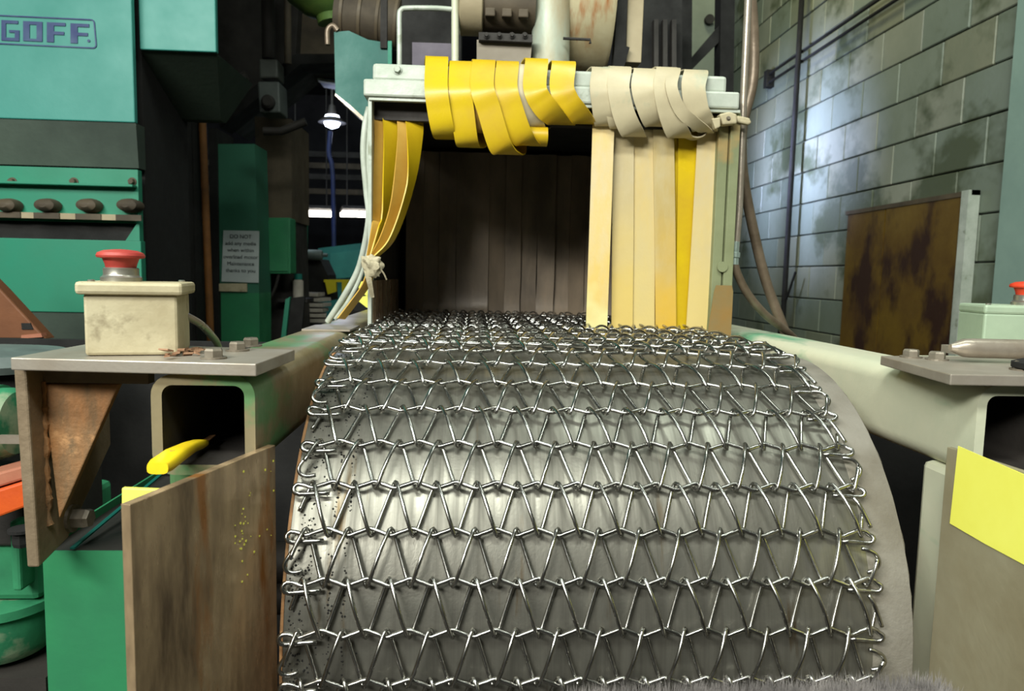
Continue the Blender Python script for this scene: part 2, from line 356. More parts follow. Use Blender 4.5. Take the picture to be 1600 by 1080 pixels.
c = at(490, 510, 4.4)
t = thing('dark_bench', 'black workbench under the stack of papers', 'bench', (c.x, 4.4, 0))
mbox('top', M['dark'], t, c.x-.2, c.x+.2, 4.2, 4.7, c.z-.05, c.z+.008)
for sx in (-.18, .18):
    for yy in (4.22, 4.68): mbox('leg', M['dark'], t, c.x+sx-.02, c.x+sx+.02, yy-.02, yy+.02, 0, c.z-.05)
t = thing('safety_stand', 'small yellow safety stand beyond the papers', 'stand', at(520, 500, 5))
plate('top_bar', M['yelsafety'], t, [(506, 437), (545, 437), (545, 441), (506, 441)], 5, .04)
plate('bracket', M['yelsafety'], t, [(508, 441), (525, 441), (525, 456), (512, 460)], 5, .04)
plate('post', M['yelsafety'], t, [(534, 441), (543, 441), (543, 700), (534, 700)], 5, .04)
t = thing('bottle_shelf', 'small pale canister by the leaning green panel', 'canister', at(467, 455, 3.9))
b = B(); c = at(466, 466, 3.9); lathe(b, c, (0, 0, 1), [(.026, 0), (.028, .01), (.028, .09), (.018, .1)], 16); obj('body', b, M['papers'], t, smooth=True)
b = B(); lathe(b, c+Vector((0, 0, .1)), (0, 0, 1), [(.022, 0), (.022, .03)], 16); obj('cap', b, M['teal'], t, smooth=True)
mbox('ledge', M['dark'], t, c.x-.1, c.x+.06, 3.85, 4.0, c.z-.02, c.z)

# column with notices
t = thing('control_column', 'green painted column with a white notice taped to its front', 'column', (at(372, 525, 3.5).x, 3.5, 0))
plate('lower_face', M['green'], t, [(345, 458), (405, 458), (407, 760), (348, 760)], 3.5, .2)
plate('upper_face', mat('darker_green_column', (44,96,74), (52,112,88), 3, .6), t, [(338, 225), (398, 225), (405, 458), (343, 458)], 3.5, .2)  # upper face a darker green than the lower face
plate('side_channel', M['black'], t, [(326, 200), (338, 200), (346, 760), (332, 760)], 3.48, .24)
t = thing('paper_notice', 'white printed paper notice taped on green column', 'notice', at(375, 400, 3.49))
sh = plate('sheet', M['paper'], t, [(349, 360), (405, 361), (404, 442), (346, 440)], 3.49, .003)
for k, s in enumerate(('DO NOT', 'add any media', 'when within', 'overload motor', 'Maintenance', 'thanks to you')):
    cu = bpy.data.curves.new('text_line', 'FONT'); cu.body = s; cu.size = .025; cu.align_x = 'CENTER'; cu.align_y = 'CENTER'; cu.extrude = .0004
    cu.materials.append(M['ink']); o = bpy.data.objects.new('text_line', cu); C.objects.link(o)
    bpy.context.view_layer.update(); me_ = bpy.data.meshes.new_from_object(o.evaluated_get(bpy.context.evaluated_depsgraph_get())); bpy.data.objects.remove(o)
    o = bpy.data.objects.new('text_line', me_); C.objects.link(o)
    p = at(376, 370+k*10.6, 3.487); o.location = p; o.rotation_euler = (PI/2, 0, 0); child(o, t)
o = plate('label_tag', M['galv'], None, [(337, 443), (386, 443), (386, 456), (337, 455)], 3.485, .003); tag(o, 'small cream label below the white paper notice', 'label')
o = mtube('rusty_pipe', M['rustorange'], None, [at(316, 190, 3.2), at(329, 530, 3.2), (at(329, 530, 3.2).x, 3.2, 0)], .016); tag(o, 'thin rusty vertical pipe left of the green column', 'pipe')
t = thing('brown_duct', 'brown vertical duct between green column and far lamps', 'duct', (at(428, 340, 3.9).x, 3.9, 1))
plate('duct_wall', M['browndk'], t, [(398, 182), (455, 186), (456, 345), (402, 345)], 3.9, .4)
plate('lower_wall', M['dark'], t, [(402, 345), (456, 345), (470, 760), (408, 760)], 3.95, .35)
t = thing('junction_box', 'green wall box with cable leaving its underside', 'box', at(433, 385, 3.7))
plate('body', M['green'], t, [(413, 340), (453, 340), (454, 428), (416, 428)], 3.7, .12, bevel=.006)
plate('cover', M['green'], t, [(417, 344), (449, 344), (450, 424), (420, 424)], 3.692, .008, bevel=.002)
mtube('cable', M['dark'], t, crom([at(436, 428, 3.72), at(428, 455, 3.72), at(412, 480, 3.72), at(410, 510, 3.72), at(418, 545, 3.72)]), .008)
t = thing('thin_column', 'thin green steel upright left of the far lamps', 'column', at(464, 300, 4.6))
plate('web', M['teal'], t, [(455, 228), (470, 232), (471, 430), (456, 430)], 4.6, .1)
plate('flange', M['machine_low'], t, [(469, 235), (473, 235), (473, 430), (470, 430)], 4.58, .14)
t = thing('leaning_panel', 'black panel with green edge leaning below the junction box', 'panel', at(455, 520, 3.2))
plate('face', M['black'], t, [(452, 466), (476, 463), (440, 845), (410, 845)], 3.22, .02)
plate('edge', M['machine_low'], t, [(446, 468), (453, 464), (412, 845), (402, 845)], 3.2, .03)

# overhead stuff between machine and hood
t = thing('valve_actuator', 'dark grey valve body on pipework above the brown duct', 'valve', at(425, 130, 3.4))
plate('upper_body', mat('dim_grey', (74,78,72), (60,62,58), 5, .6), t, [(404, 92), (433, 92), (434, 122), (405, 122)], 3.4, .12, bevel=.008)
plate('lower_body', mat('dim_grey_low', (84,90,86), (66,70,68), 5, .6), t, [(402, 127), (436, 127), (438, 176), (405, 176)], 3.4, .14, bevel=.008)
b = B(); lathe(b, at(420, 160, 3.39), (0, -1, 0), [(.03, 0), (.03, .02), (.02, .03)], 20); obj('dial', b, M['dark'], t, smooth=True)
mtube('neck', M['dark'], t, [at(420, 92, 3.46), Vector((at(420, 92, 3.46).x, 3.46, 4.2))], .03)
mtube('hook', M['dark'], t, crom([at(386, 118, 3.4), at(372, 125, 3.4), at(366, 140, 3.4)]), .02)
o = mtube('drop_pipe', M['browndk'], None, [at(449, -30, 4.2), at(450, 100, 4.2)], .02); tag(o, 'vertical brown pipe hanging above the brown duct', 'pipe')
o = mtube('drop_pipe', M['dark'], None, [at(412, 205, 3.3), at(440, 205, 3.3), at(478, 190, 3.3)], .018); tag(o, 'dark bent pipe crossing top of the brown duct', 'pipe')
t = thing('overhead_duct', 'dark overhead ductwork filling the top between machine and teal panel', 'duct', at(400, 0, 4.4))
plate('duct_wall', M['dark'], t, [(330, -60), (470, -60), (462, 90), (340, 190)], 4.4, .6)
plate('duct_flange', M['black'], t, [(340, 180), (462, 84), (540, 84), (540, 98), (470, 100), (344, 200)], 4.3, .2)
plate('duct_wall', M['browndk'], t, [(455, 20), (525, 24), (525, 90), (457, 86)], 4.5, .5)
t = thing('round_hopper', 'lime green rounded hopper underside at the top of the picture', 'hopper', at(490, -10, 3.2))
b = B(); lathe(b, at(497, -40, 3.2), (.25, 0, -1), [(.2, -.1), (.19, 0), (.15, .08), (.09, .15), (.05, .17), (.05, .2)], 28); obj('bowl', b, M['lime'], t, smooth=True)
t = thing('ribbed_duct', 'brown horizontal round duct with ribs above the teal panel', 'duct', at(570, 25, 2.6))
a = at(528, 22, 2.6)
b = B(); lathe(b, a, (1, 0, -.12), [(.085, 0), (.085, .215)], 28); obj('shell', b, M['browndk'], t, smooth=True)
for k in range(4):
    b = B(); lathe(b, a+Vector((.02+.06*k, 0, -.0072*k)), (1, 0, -.12), [(.09, 0), (.09, .01)], 28); obj('rib', b, mat('duct_rib', (100,88,68), (84,72,56), 6, .6) if k == 0 else bpy.data.materials['duct_rib'], t, smooth=True)
t = thing('teal_guard', 'teal sheet guard with cut corner hanging left of the hood', 'guard', at(565, 120, 2.3))
plate('sheet', M['teal'], t, [(522, 50), (545, 48), (575, 62), (612, 68), (612, 205), (592, 205), (548, 165), (524, 146)], 2.3, .012)
plate('folded_edge', mat('teal_bright', (40,150,118), (30,130,104), 5, .5), t, [(606, 64), (612, 64), (612, 205), (606, 205)], 2.285, .015)
b = B(); prism(b, [at(524, 146, 2.296), at(548, 165, 2.296), at(592, 205, 2.296), at(590, 210, 2.296), at(545, 169, 2.296), at(523, 149, 2.296)], (0, .06, 0)); obj('lip', b, M['conduit'], t)
b = B(); p = at(600, 66, 2.3); box(b, p.x-.01, p.x+.01, 2.29, 2.31, p.z-.02, 4.2); obj('hanger', b, M['dark'], t)
mtube('hanger_pipe', M['flex'], t, crom([at(512, 70, 2.3), at(512, 48, 2.3), at(520, 40, 2.3), at(528, 48, 2.3)]), .008)

# ------------------------------------------------------------------ the big blasting machine at left
gm = thing('blasting_machine', 'huge teal green machine with GOFF lettering at upper left', 'machine', (-1.6, 2.4, 0))
Y1 = 2.2
xr = at(208, 100, Y1).x; zt = at(100, 188, Y1).z
mbox('upper_panel', M['machine'], gm, -3.2, xr, Y1, Y1+.02, zt, 3.4, bevel=.003)
mbox('machine_body', M['black'], gm, -3.19, xr-.004, Y1+.065, 2.6, .02, 3.4)  # black body: shade of the side faces put into its colour
Y2 = 2.24; x2 = at(337, 40, Y2).x; z2 = at(270, 79, Y2).z
mbox('step_panel', M['machine'], gm, xr+.002, x2, Y2, Y2+.02, z2, 3.4, bevel=.003)
b = B(); zb = at(100, 262, 2.25).z
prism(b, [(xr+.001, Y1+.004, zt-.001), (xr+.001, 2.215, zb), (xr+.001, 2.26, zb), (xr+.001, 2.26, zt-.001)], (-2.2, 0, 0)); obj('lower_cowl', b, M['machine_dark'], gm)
b = B(); pa = at(345, 188, 2.55)
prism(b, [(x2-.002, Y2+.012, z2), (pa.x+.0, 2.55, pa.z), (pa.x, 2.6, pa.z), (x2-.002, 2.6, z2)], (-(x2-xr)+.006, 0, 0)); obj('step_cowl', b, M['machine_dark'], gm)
mbox('side_panel', M['black'], gm, xr-.2, at(216, 400, 2.66).x+.002, 2.66, at(216, 400, 2.66).x/at(302, 400, 1).x, 0, 3.4)  # black here as well, the side's shade put into the colour
mbox('rear_housing', M['black'], gm, at(216, 400, 2.66).x-.1, at(303, 300, 3.15).x, 3.15, 3.3, 0, 3.4)
mbox('mast', M['black'], gm, xr+.01, at(336, 200, 2.62).x, 2.605, 2.64, 1.66, 3.4)
Y3 = 2.19; xl3 = at(217, 330, Y3).x
def zz(py, Y=Y3): return at(100, py, Y).z
mbox('front_band', M['machine_low'], gm, -3.2, xl3, Y3, Y3+.025, zz(346), zz(262))
mbox('ledge', M['machine_low'], gm, -3.2, xl3-.003, Y3-.03, Y3, zz(291), zz(287), bevel=.002)
zs0, zs1 = zz(374), zz(346)
mbox('slot_recess', M['black'], gm, -3.2, at(214, 350, Y3).x, Y3+.022, Y3+.035, zs0-.01, zs1+.01)
b = B(); xa, xb_ = at(214, 345, Y3).x, at(196, 375, Y3).x
prism(b, [(xa, Y3, zs1), (xl3, Y3, zs1), (xl3, Y3, zs0), (xb_, Y3, zs0)], (0, .025, 0)); obj('slot_cheek', b, M['machine_low'], gm)
mbox('lower_front', M['machine_low'], gm, -3.2, at(222, 450, Y3).x, Y3, Y3+.03, zz(488), zs0, bevel=.002)
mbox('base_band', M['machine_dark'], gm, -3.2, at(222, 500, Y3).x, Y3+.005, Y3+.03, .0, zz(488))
mbox('slot_lip', M['beige'], gm, -3.2, at(214, 345, Y3).x, Y3-.02, Y3+.01, zz(343), zz(334), label='pale worn metal lip over the black slot')
for gx in (12, 73, 138, 201):
    c = at(gx, 321, Y3-.02); b = B()
    lathe(b, c+Vector((0, .03, .0)), (0, -1, 0), [(.032, 0), (.034, .02), (.028, .045), (.012, .055)], 20)
    for v in b.verts: v.co.z = c.z + (v.co.z-c.z)*.62; v.co.x = c.x+(v.co.x-c.x)*1.0
    obj('knob', b, M['browndk'], gm, smooth=True)
    mbox('knob_bracket', M['browndk'], gm, c.x-.036, c.x+.036, Y3-.024, Y3-.018, zz(343), zz(334))
for bx in (20, 116, 207):
    c = at(bx, 284, Y3-.0); hexbolt('bolt', c, .009, .012, M['browndk'], gm, (0, -1, 0))
# emblem
em = thing_e = None
def letter(polys, parent):
    b = B()
    for p in polys: prism(b, [at(x, y, Y1-.0025) for x, y in p], (0, .003, 0))
    return obj('letter', b, M['navy'], parent)
def sl(x, y): return (x, y + (x)*.047)
def rect(x0, y0, x1, y1): return [sl(x0, y0), sl(x1, y0), sl(x1, y1), sl(x0, y1)]
fr = B()
ring_o, ring_i = [], []
for (cx_, cy_, a0) in ((142, 29, 270), (145, 63, 0), (-14, 63, 90), (-14, 29, 180)):
    for k in range(5):
        a = math.radians(a0 + k*22.5); 
        ring_o.append(sl(cx_+6*math.cos(a), cy_-.0+6*math.sin(a)+0)); ring_i.append(sl(cx_+4*math.cos(a), cy_+4*math.sin(a)))
vo = [fr.verts.new(at(x, y, Y1-.0025)) for x, y in ring_o]; vi = [fr.verts.new(at(x, y, Y1-.0025)) for x, y in ring_i]
n = len(vo)
for k in range(n): fr.faces.new((vo[k], vo[(k+1) % n], vi[(k+1) % n], vi[k]))
ex = bmesh.ops.extrude_face_region(fr, geom=fr.faces[:])
for v in [g for g in ex['geom'] if isinstance(g, bmesh.types.BMVert)]: v.co.y += .003
em = obj('emblem', fr, M['navy'], gm)
letter([rect(2, 31, 28, 36), rect(2, 36, 9, 63), rect(9, 58, 30, 63), rect(23, 46, 30, 58), rect(14, 46, 23, 50)], em)
letter([rect(36, 31, 66, 36), rect(36, 36, 46, 58), rect(57, 36, 66, 58), rect(36, 58, 66, 62)], em)
letter([rect(73, 31, 102, 36), rect(73, 36, 84, 62), rect(84, 45, 100, 50)], em)
letter([rect(110, 31, 139, 36), rect(110, 36, 121, 62), rect(121, 45, 137, 50)], em)
b = B(); lathe(b, at(139, 64, Y1-.0005), (0, -1, 0), [(.004, 0), (.004, .002)], 12); obj('dot', b, M['navy'], em)

# ------------------------------------------------------------------ machinery low at left
t = thing('rusty_chute', 'rust brown sloping chute at the left edge below the machine', 'chute', at(20, 520, 1.7))
b = B(); prism(b, [at(-120, 330, 1.7), at(0, 452, 1.7), at(72, 530, 1.7), at(-120, 530, 1.7)], (0, .04, 0)); obj('body', b, M['cone'], t, bevel=.004)
plate('slot', M['black'], t, [(33, 505), (47, 505), (52, 515), (34, 515)], 1.698, .004)
plate('rim', M['pink'], t, [(33, 524), (64, 521), (66, 527), (33, 529)], 1.695, .02)
t = thing('round_lid_tank', 'blue grey round lidded tank edge at far left behind plate', 'tank', at(0, 560, 1.3))
c = at(-20, 556, 1.3)
b = B(); lathe(b, c+Vector((0, 0, -.02)), (0, 0, 1), [(.13, 0), (.135, .012), (.12, .028), (.05, .036), (.01, .038)], 40); obj('lid', b, M['greylid'], t, smooth=True)
b = B(); lathe(b, c+Vector((0, 0, -.12)), (0, 0, 1), [(.115, 0), (.115, .1)], 40); obj('tank_wall', b, M['black'], t, smooth=True)
b = B(); lathe(b, c+Vector((0, 0, -.15)), (0, 0, 1), [(.12, 0), (.12, .03)], 40); obj('band', b, M['maroon'], t, smooth=True)
t = thing('gear_motor', 'green gearbox and motor below the orange bar at lower left', 'motor', at(20, 900, 1.05))
c = at(-5, 660, 1.05)
b = B(); lathe(b, c+Vector((-.1, 0, 0)), (1, 0, 0), [(.05, 0), (.05, .12), (.045, .13), (.02, .135)], 32); obj('motor_housing', b, M['motor'], t, smooth=True)
for k in range(5):
    b = B(); lathe(b, c+Vector((-.08+.02*k, 0, 0)), (1, 0, 0), [(.054, 0), (.054, .006)], 32); obj('cooling_rib', b, M['motor'], t, smooth=True)
p = at(24, 686, .99); mbox('name_plate', M['conduit'], t, p.x-.018, p.x+.014, p.y-.004, p.y, p.z-.006, p.z+.006, label='small bare metal nameplate')
c = at(0, 780, 1.05); mbox('mount_block', M['dark'], t, c.x-.12, c.x+.09, 1.02, 1.16, at(0, 842, 1.05).z, at(0, 735, 1.05).z, bevel=.004)
mbox('gear_case', M['motor'], t, c.x-.15, at(58, 850, 1.03).x, 1.03, 1.25, at(0, 940, 1.03).z, at(0, 815, 1.03).z, bevel=.01)
mbox('case_rib', M['motor'], t, at(15, 850, 1.0).x, at(30, 850, 1.0).x, 1.0, 1.04, at(0, 925, 1.0).z, at(0, 815, 1.0).z, bevel=.004)
c = at(-10, 960, 1.05)
b = B(); lathe(b, c+Vector((0, 0.02, -.06)), (0, 0, 1), [(.06, 0), (.075, .02), (.078, .07), (.085, .072), (.085, .085), (.07, .088)], 36); obj('sump', b, M['motor'], t, smooth=True)
mbox('base_foot', M['dark'], t, c.x-.15, c.x+.1, 1.0, 1.25, 0, c.z-.07)
t = thing('orange_bar', 'orange painted steel bar ending at the brown flange', 'bar', at(10, 770, .93))
p0, p1 = at(-60, 800, .93), at(43, 768, .93)
b = B(); prism(b, [at(-80, 790, .93), at(40, 752, .93), at(42, 792, .93), at(-80, 838, .93)], (0, .05, 0)); obj('bar', b, M['orange'], t, bevel=.003)
b = B(); prism(b, [at(-80, 760, .94), at(40, 727, .94), at(40, 749, .94), at(-80, 785, .94)], (0, .09, .0)); obj('top_pad', b, M['pink'], t, bevel=.003, label='dusty salmon coloured pad')
hexbolt('bolt', at(33, 790, .935)+Vector((0, 0, -.03)), .012, .02, M['black'], t, (0, 0, -1))

# ------------------------------------------------------------------ conveyor frame
def rail(name, x0, x1, label, m, yf, yb, z1=1.045, h=.1016, th=.0105, r=.021):
    z0 = z1-h; cx_, cz_ = (x0+x1)/2, (z0+z1)/2; w2 = (x1-x0)/2; h2 = h/2
    def ring(inset, rad):
        pts = []
        for (sx, sz, a0) in ((1, 1, 0), (-1, 1, 90), (-1, -1, 180), (1, -1, 270)):
            for k in range(7):
                a = math.radians(a0+15*k)
                pts.append((cx_+sx*(w2-inset-rad)+rad*math.cos(a), cz_+sz*(h2-inset-rad)+rad*math.sin(a)))
        return pts
    o_, i_ = ring(0, r), ring(th, r-th)
    b = B(); V = [[b.verts.new((x, y, z)) for x, z in q] for y in (yf, yb) for q in (o_, i_)]
    n = len(o_)
    for k in range(n):
        j = (k+1) % n
        b.faces.new((V[0][k], V[0][j], V[2][j], V[2][k])); b.faces.new((V[1][j], V[1][k], V[3][k], V[3][j]))
        b.faces.new((V[0][j], V[0][k], V[1][k], V[1][j])); b.faces.new((V[2][k], V[2][j], V[3][j], V[3][k]))
    t = thing(name, label, 'beam', (cx_, yf, z0))
    tb = obj('tube', b, m, t, smooth=True); tb.data.materials.append(M['dark'])  # inner faces dark: shade of the long bore put into the colour
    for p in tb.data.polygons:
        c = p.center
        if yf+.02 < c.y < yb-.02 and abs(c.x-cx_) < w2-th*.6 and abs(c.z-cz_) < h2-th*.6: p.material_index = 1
    return t
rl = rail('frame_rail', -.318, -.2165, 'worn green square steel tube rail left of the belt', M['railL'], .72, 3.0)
mbox('leg', M['railL'], rl, -.318, -.2175, .752, .80, 0, .944, bevel=.008)
mbox('weld_plate', M['topplate'], rl, -.3, -.2166, 1.27, 1.38, 1.0455, 1.0485)
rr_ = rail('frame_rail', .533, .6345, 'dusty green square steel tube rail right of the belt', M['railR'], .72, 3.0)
mbox('leg', M['railR'], rr_, .5335, .6335, .735, .806, 0, .9445, bevel=.008)

# left mounting plate + bolts
t = thing('mounting_plate', 'grey steel mounting plate bolted on the left rail carrying button box', 'plate', (-.33, .73, 1.0455))
b = B(); prism(b, [(-.452, .722, 1.0468), (-.2095, .702, 1.0468), (-.205, .835, 1.0468), (-.452, .88, 1.0468)], (0, 0, .0125)); obj('plate', b, M['topplate'], t, bevel=.0012)
for (x, y, Z) in ((334, 560, 1.06), (371, 548, 1.06), (392, 541, 1.06)):
    r_ = FW + RT*((x-800)/F_PX) - UP*((y-540)/F_PX); k = (1.0595-EYE)/r_.z; p = Vector((r_.x*k, r_.y*k, 1.0595))
    hexbolt('bolt', p, .0095, .0085, M['bolt'], t)
# hanging bracket
t = thing('gusset_bracket', 'rust brown welded gusset bracket hanging under the left mounting plate', 'bracket', (-.45, .75, .84))
b = B(); prism(b, [(-.4595, .738, 1.0465), (-.4595, .90, 1.0465), (-.4595, .90, .93), (-.4595, .80, .848), (-.4595, .745, .8365)], (.0125, 0, 0)); obj('flange', b, M['flange'], t, bevel=.002)
b = B(); prism(b, [at(66, 600, .765), at(186, 600, .765), at(92, 812, .765)], (0, .009, 0)); obj('gusset', b, M['rust'], t, bevel=.0015, label='triangular rust coloured gusset')
pts = [Vector((-.4462+rnd.uniform(-.001, .001), .7645, 1.03-.0042*k+rnd.uniform(-.001, .001))) for k in range(38)]
mtube('weld_bead', M['rust'], t, pts, [.0028+rnd.uniform(-.0012, .0014) for _ in pts], 8)
mbox('top_strip', M['flange'], t, -.447, -.34, .765, .78, 1.028, 1.0465)
hexbolt('bolt', Vector((-.447, .807, .868)), .0115, .018, M['bolt'], t, (1, 0, 0))
# green box
t = thing('green_cabinet', 'bright green sheet steel cabinet under the rusty bracket', 'cabinet', (-.4, .8, 0))
mbox('front_panel', M['green'], t, -.476, -.325, .80, .803, 0, .832)
mbox('side_panel', M['green'], t, -.476, -.473, .803, 1.1, 0, .842)
b = B(); prism(b, [(-.446, .80, .8345), (-.441, .80, .8345), (-.441, 1.1, .86), (-.446, 1.1, .86)], (0, 0, .002)); obj('rim', b, M['teal'], t)
mbox('top_panel', M['dark'], t, -.473, -.325, .803, 1.1, .82, .832)
# dark beyond the bracket
# splayed guard plate
t = thing('guard_plate', 'brown rust-streaked steel guard plate under the left rail end', 'plate', (-.24, .64, .5))
A, D = Vector((-.2105, .742, .970)), Vector((-.268, .551, .969))
nrm = Vector((-(D-A).y, (D-A).x, 0)).normalized()*.0085
b = B(); prism(b, [A, D, Vector((D.x, D.y, .35)), Vector((A.x, A.y, .35))], nrm); obj('plate', b, M['ruststeel'], t, bevel=.0006)
b = B()
for k in range(34):
    u = rnd.gauss(.30, .06); w = .075+rnd.gauss(0, .018)
    if k > 27: u, w = rnd.uniform(.02, .1), rnd.uniform(.01, .1)
    c = A.lerp(D, min(max(u, .02), .97)) + nrm + Vector((0, 0, -abs(w)))
    q = rnd.uniform(.0005, .0014); e1 = (D-A).normalized()*q; e2 = Vector((0, 0, q)); f = nrm.normalized()*.0003
    side = 1
    prism(b, [c+side*f+e1*math.cos(a)+e2*math.sin(a) for a in (0, 1.1, 2.2, 3.3, 4.5, 5.4)], side*f)
obj('paint_spatter', b, M['yelpaint'], t, label='yellow paint spatter')['kind'] = 'stuff'
b = B(); prism(b, [(-.2665, .556, .967), (-.2335, .6, .967), (-.2335, .6, .985), (-.2665, .556, .985)], (-.003, .0, 0))
t2 = thing('yellow_angle', 'short yellow painted flat bar behind the brown guard plate', 'bar', (-.27, .6, .96))
b.free(); b = B(); prism(b, [at(190, 763, .60), at(262, 766, .60), at(240, 800, .60), at(190, 800, .60)], (0, .005, 0)); obj('bar', b, M['yelpaint'], t2, bevel=.0008)
# right guard
t = thing('guard_plate', 'grey steel guard plate with yellow paint right of the drum', 'plate', (.51, .6, .5))
b = B(); prism(b, [(.507, .725, .978), (.507, .45, .985), (.507, .45, .3), (.507, .725, .3)], (.006, 0, 0)); obj('plate', mat('dull_beige_plate', (150,146,122), (132,122,96), 6, .6, .1), t) if False else obj('plate', b, mat('dull_beige_plate', (158,152,126), (136,126,98), 6, .55, .1, c3=(150,122,70), s3=7, t3=.63), t, bevel=.0006)
b = B(); prism(b, [atx(1498, 697, .5066), atx(1600, 741, .5066), atx(1700, 790, .5066), atx(1700, 938, .5066), atx(1600, 882, .5066), atx(1540, 850, .5066), atx(1485, 818, .5066)], (-.0008, 0, 0)); obj('paint_patch', b, M['yelpaint'], t, label='lemon yellow painted patch')

# yellow handled knife in the left tube
t = thing('utility_knife', 'yellow handled scraper knife lying in the open left tube end', 'knife', at(280, 712, .7))
h0, h1 = at(246, 732, .655), at(318, 692, .775)
ax = (h1-h0); L_ = ax.length; axn = ax.normalized(); up = Vector((0, 0, 1)); up = (up-axn*up.dot(axn)).normalized(); sd = axn.cross(up)
b = B(); prof = [(0, .0095, .009), (.08, .0115, .0105), (.35, .011, .0105), (.65, .0085, .009), (.85, .0078, .0085), (1, .0055, .006)]
rings = []
for u, wd, hg in prof:
    cpt = h0+ax*u + up*.004*math.sin(u*PI)
    rings.append([b.verts.new(cpt + sd*wd*math.copysign(abs(math.cos(a))**.6, math.cos(a)) + up*hg*.62*math.copysign(abs(math.sin(a))**.6, math.sin(a))) for a in [2*PI*k/16 for k in range(16)]])
for a_, b_ in zip(rings, rings[1:]):
    for k in range(16): b.faces.new((a_[k], a_[(k+1) % 16], b_[(k+1) % 16], b_[k]))
b.faces.new(rings[0][::-1]); b.faces.new(rings[-1])
obj('handle', b, M['knife'], t, smooth=True)
b = B(); cpt = h0+ax*.33+up*.0088; lathe(b, cpt, up, [(.005, -.002), (.005, .0006), (.0038, .0008), (.0035, -.001)], 16)
for v in b.verts: d = (v.co-cpt); v.co += axn*d.dot(axn)*.8 - sd*d.dot(sd)*.45
obj('thumb_slot', b, M['strip_gold'], t, smooth=True)
b = B(); q = h1+axn*.03+up*.002; prism(b, [h1-sd*.004, h1+sd*.004, q+sd*.003, q-sd*.003], up*.0012); obj('blade', b, M['rust'], t)

# ------------------------------------------------------------------ push-button boxes
def button_box(name, label, cen, half, h, rot, mbody, mred, bcen, br, lid_over=.006):
    t = thing(name, label, 'button box', cen)
    b = B(); rbox(b, Vector(cen)+Vector((0, 0, h/2)), (half[0], half[1], h/2), rot); obj('body', b, mbody, t, bevel=.003)
    b = B(); rbox(b, Vector(cen)+Vector((0, 0, h+.0055)), (half[0]+lid_over, half[1]+lid_over, .0065), rot); obj('lid', b, mbody, t, bevel=.0035)
    zt_ = cen[2]+h+.012
    bc = Vector((bcen[0], bcen[1], zt_))
    b = B(); lathe(b, bc, (0, 0, 1), [(br*.98, 0), (br*.98, .004), (br*.86, .006), (br*.84, .007), (br*.84, .0135), (br*.78, .0145)], 8 if False else 28); col = obj('collar', b, M['chrome'], t, smooth=True)
    b = B(); lathe(b, bc+Vector((0, 0, .0145)), (0, 0, 1), [(br*.72, 0), (br*.76, .004), (br*.86, .0095), (br*1.12, .0105), (br*1.15, .0125), (br*1.08, .0155), (br*.8, .018), (br*.3, .0192), (.0004, .0195)], 32); obj('mushroom_button', b, mred, t, smooth=True)
    for sx, sy2 in ((1, 1), (-1, -1)):
        p = Matrix.Rotation(rot, 3, 'Z') @ Vector((sx*half[0]*.85, sy2*half[1]*.85, 0)) + Vector(cen) + Vector((0, 0, h+.012))
        b = B(); lathe(b, p, (0, 0, 1), [(.0035, 0), (.0035, .0014), (.0025, .002)], 12); obj('lid_screw', b, M['chrome'], t, smooth=True)
    return t
bx = button_box('stop_button_box', 'dusty cream box with red mushroom stop button on left plate', (-.357, .788, 1.0598), (.0435, .039), .063, math.radians(13), M['galv'], M['red'], (-.376, .79), .0205)
o = mtube('box_cable', M['conduit'], None, crom([at(280, 492, .815), at(292, 495, .83), at(312, 506, .86), at(330, 524, .90), at(342, 545, .94), at(350, 600, .98), at(352, 700, 1.0)]), .0045); tag(o, 'grey cable curving from the cream stop button box', 'cable')
b = B()
for k in range(26):
    p = Vector((-.306+rnd.gauss(0, .011), .775+rnd.gauss(0, .02), 1.0605+abs(rnd.gauss(0, .0022))))
    s = rnd.uniform(.002, .0065); v0 = len(b.verts)
    M4 = Matrix.Translation(p) @ Matrix.Rotation(rnd.uniform(0, 6), 4, 'Z') @ Matrix.Rotation(rnd.uniform(-.6, .6), 4, 'X')
    vs_ = box(b, -s, s, -s*.7, s*.7, -.0008, .0008)
    for q in vs_: q.co = M4 @ q.co
o = obj('rust_flakes', b, mat('rust_flake', (164,128,100), (130,92,66), 30, .8)); tag(o, 'heap of loose rust flakes beside the cream button box', 'rust flakes'); o['kind'] = 'stuff'
# right plate, pipe and box
t = thing('mounting_plate', 'dusty steel mounting plate bolted on the right rail', 'plate', (.6, .75, 1.0455))
b = B(); prism(b, [(.487, .700, 1.048), (.512, .87, 1.048), (.80, .90, 1.048), (.80, .690, 1.048)], (0, 0, .0115)); obj('plate', b, M['topplate'], t, bevel=.0012)
for (x, y) in ((.542, .855), (.560, .832), (.597, .742)):
    hexbolt('bolt', Vector((x, y, 1.0595)), .0095, .0085, M['bolt'], t)
o = B(); c0 = at(1450, 542, .80)
lathe(o, Vector((.568, .812, 1.0765)), (1, -.09, 0), [(.004, -.006), (.0105, .008), (.0115, .018), (.0115, .24)], 28)
o = obj('steel_pipe', o, M['conduit'], None, smooth=True); tag(o, 'thick grey pipe with cut end lying across the right plate', 'pipe')
b = B(); lathe(b, Vector((.62, .735, 1.0598)), (0, 0, 1), [(.03, 0), (.034, .003), (.034, .0085), (.024, .012)], 28); o = obj('rubber_grommet', b, M['black'], None, smooth=True); tag(o, 'black rubber pad under the thick grey pipe', 'rubber pad')
button_box('stop_button_box', 'pale green box with orange-red stop button at the right edge', (.760, .99, 1.0598), (.043, .040), .052, math.radians(-12), M['galvgreen'], M['orangered'], (.790, .985), .0205, lid_over=.0008)
b = B(); box(b, .712, .86, .902, 1.05, 1.048, 1.0596); o = obj('box_shelf', b, M['topplate']); tag(o, 'steel shelf plate carrying the pale green button box', 'plate')
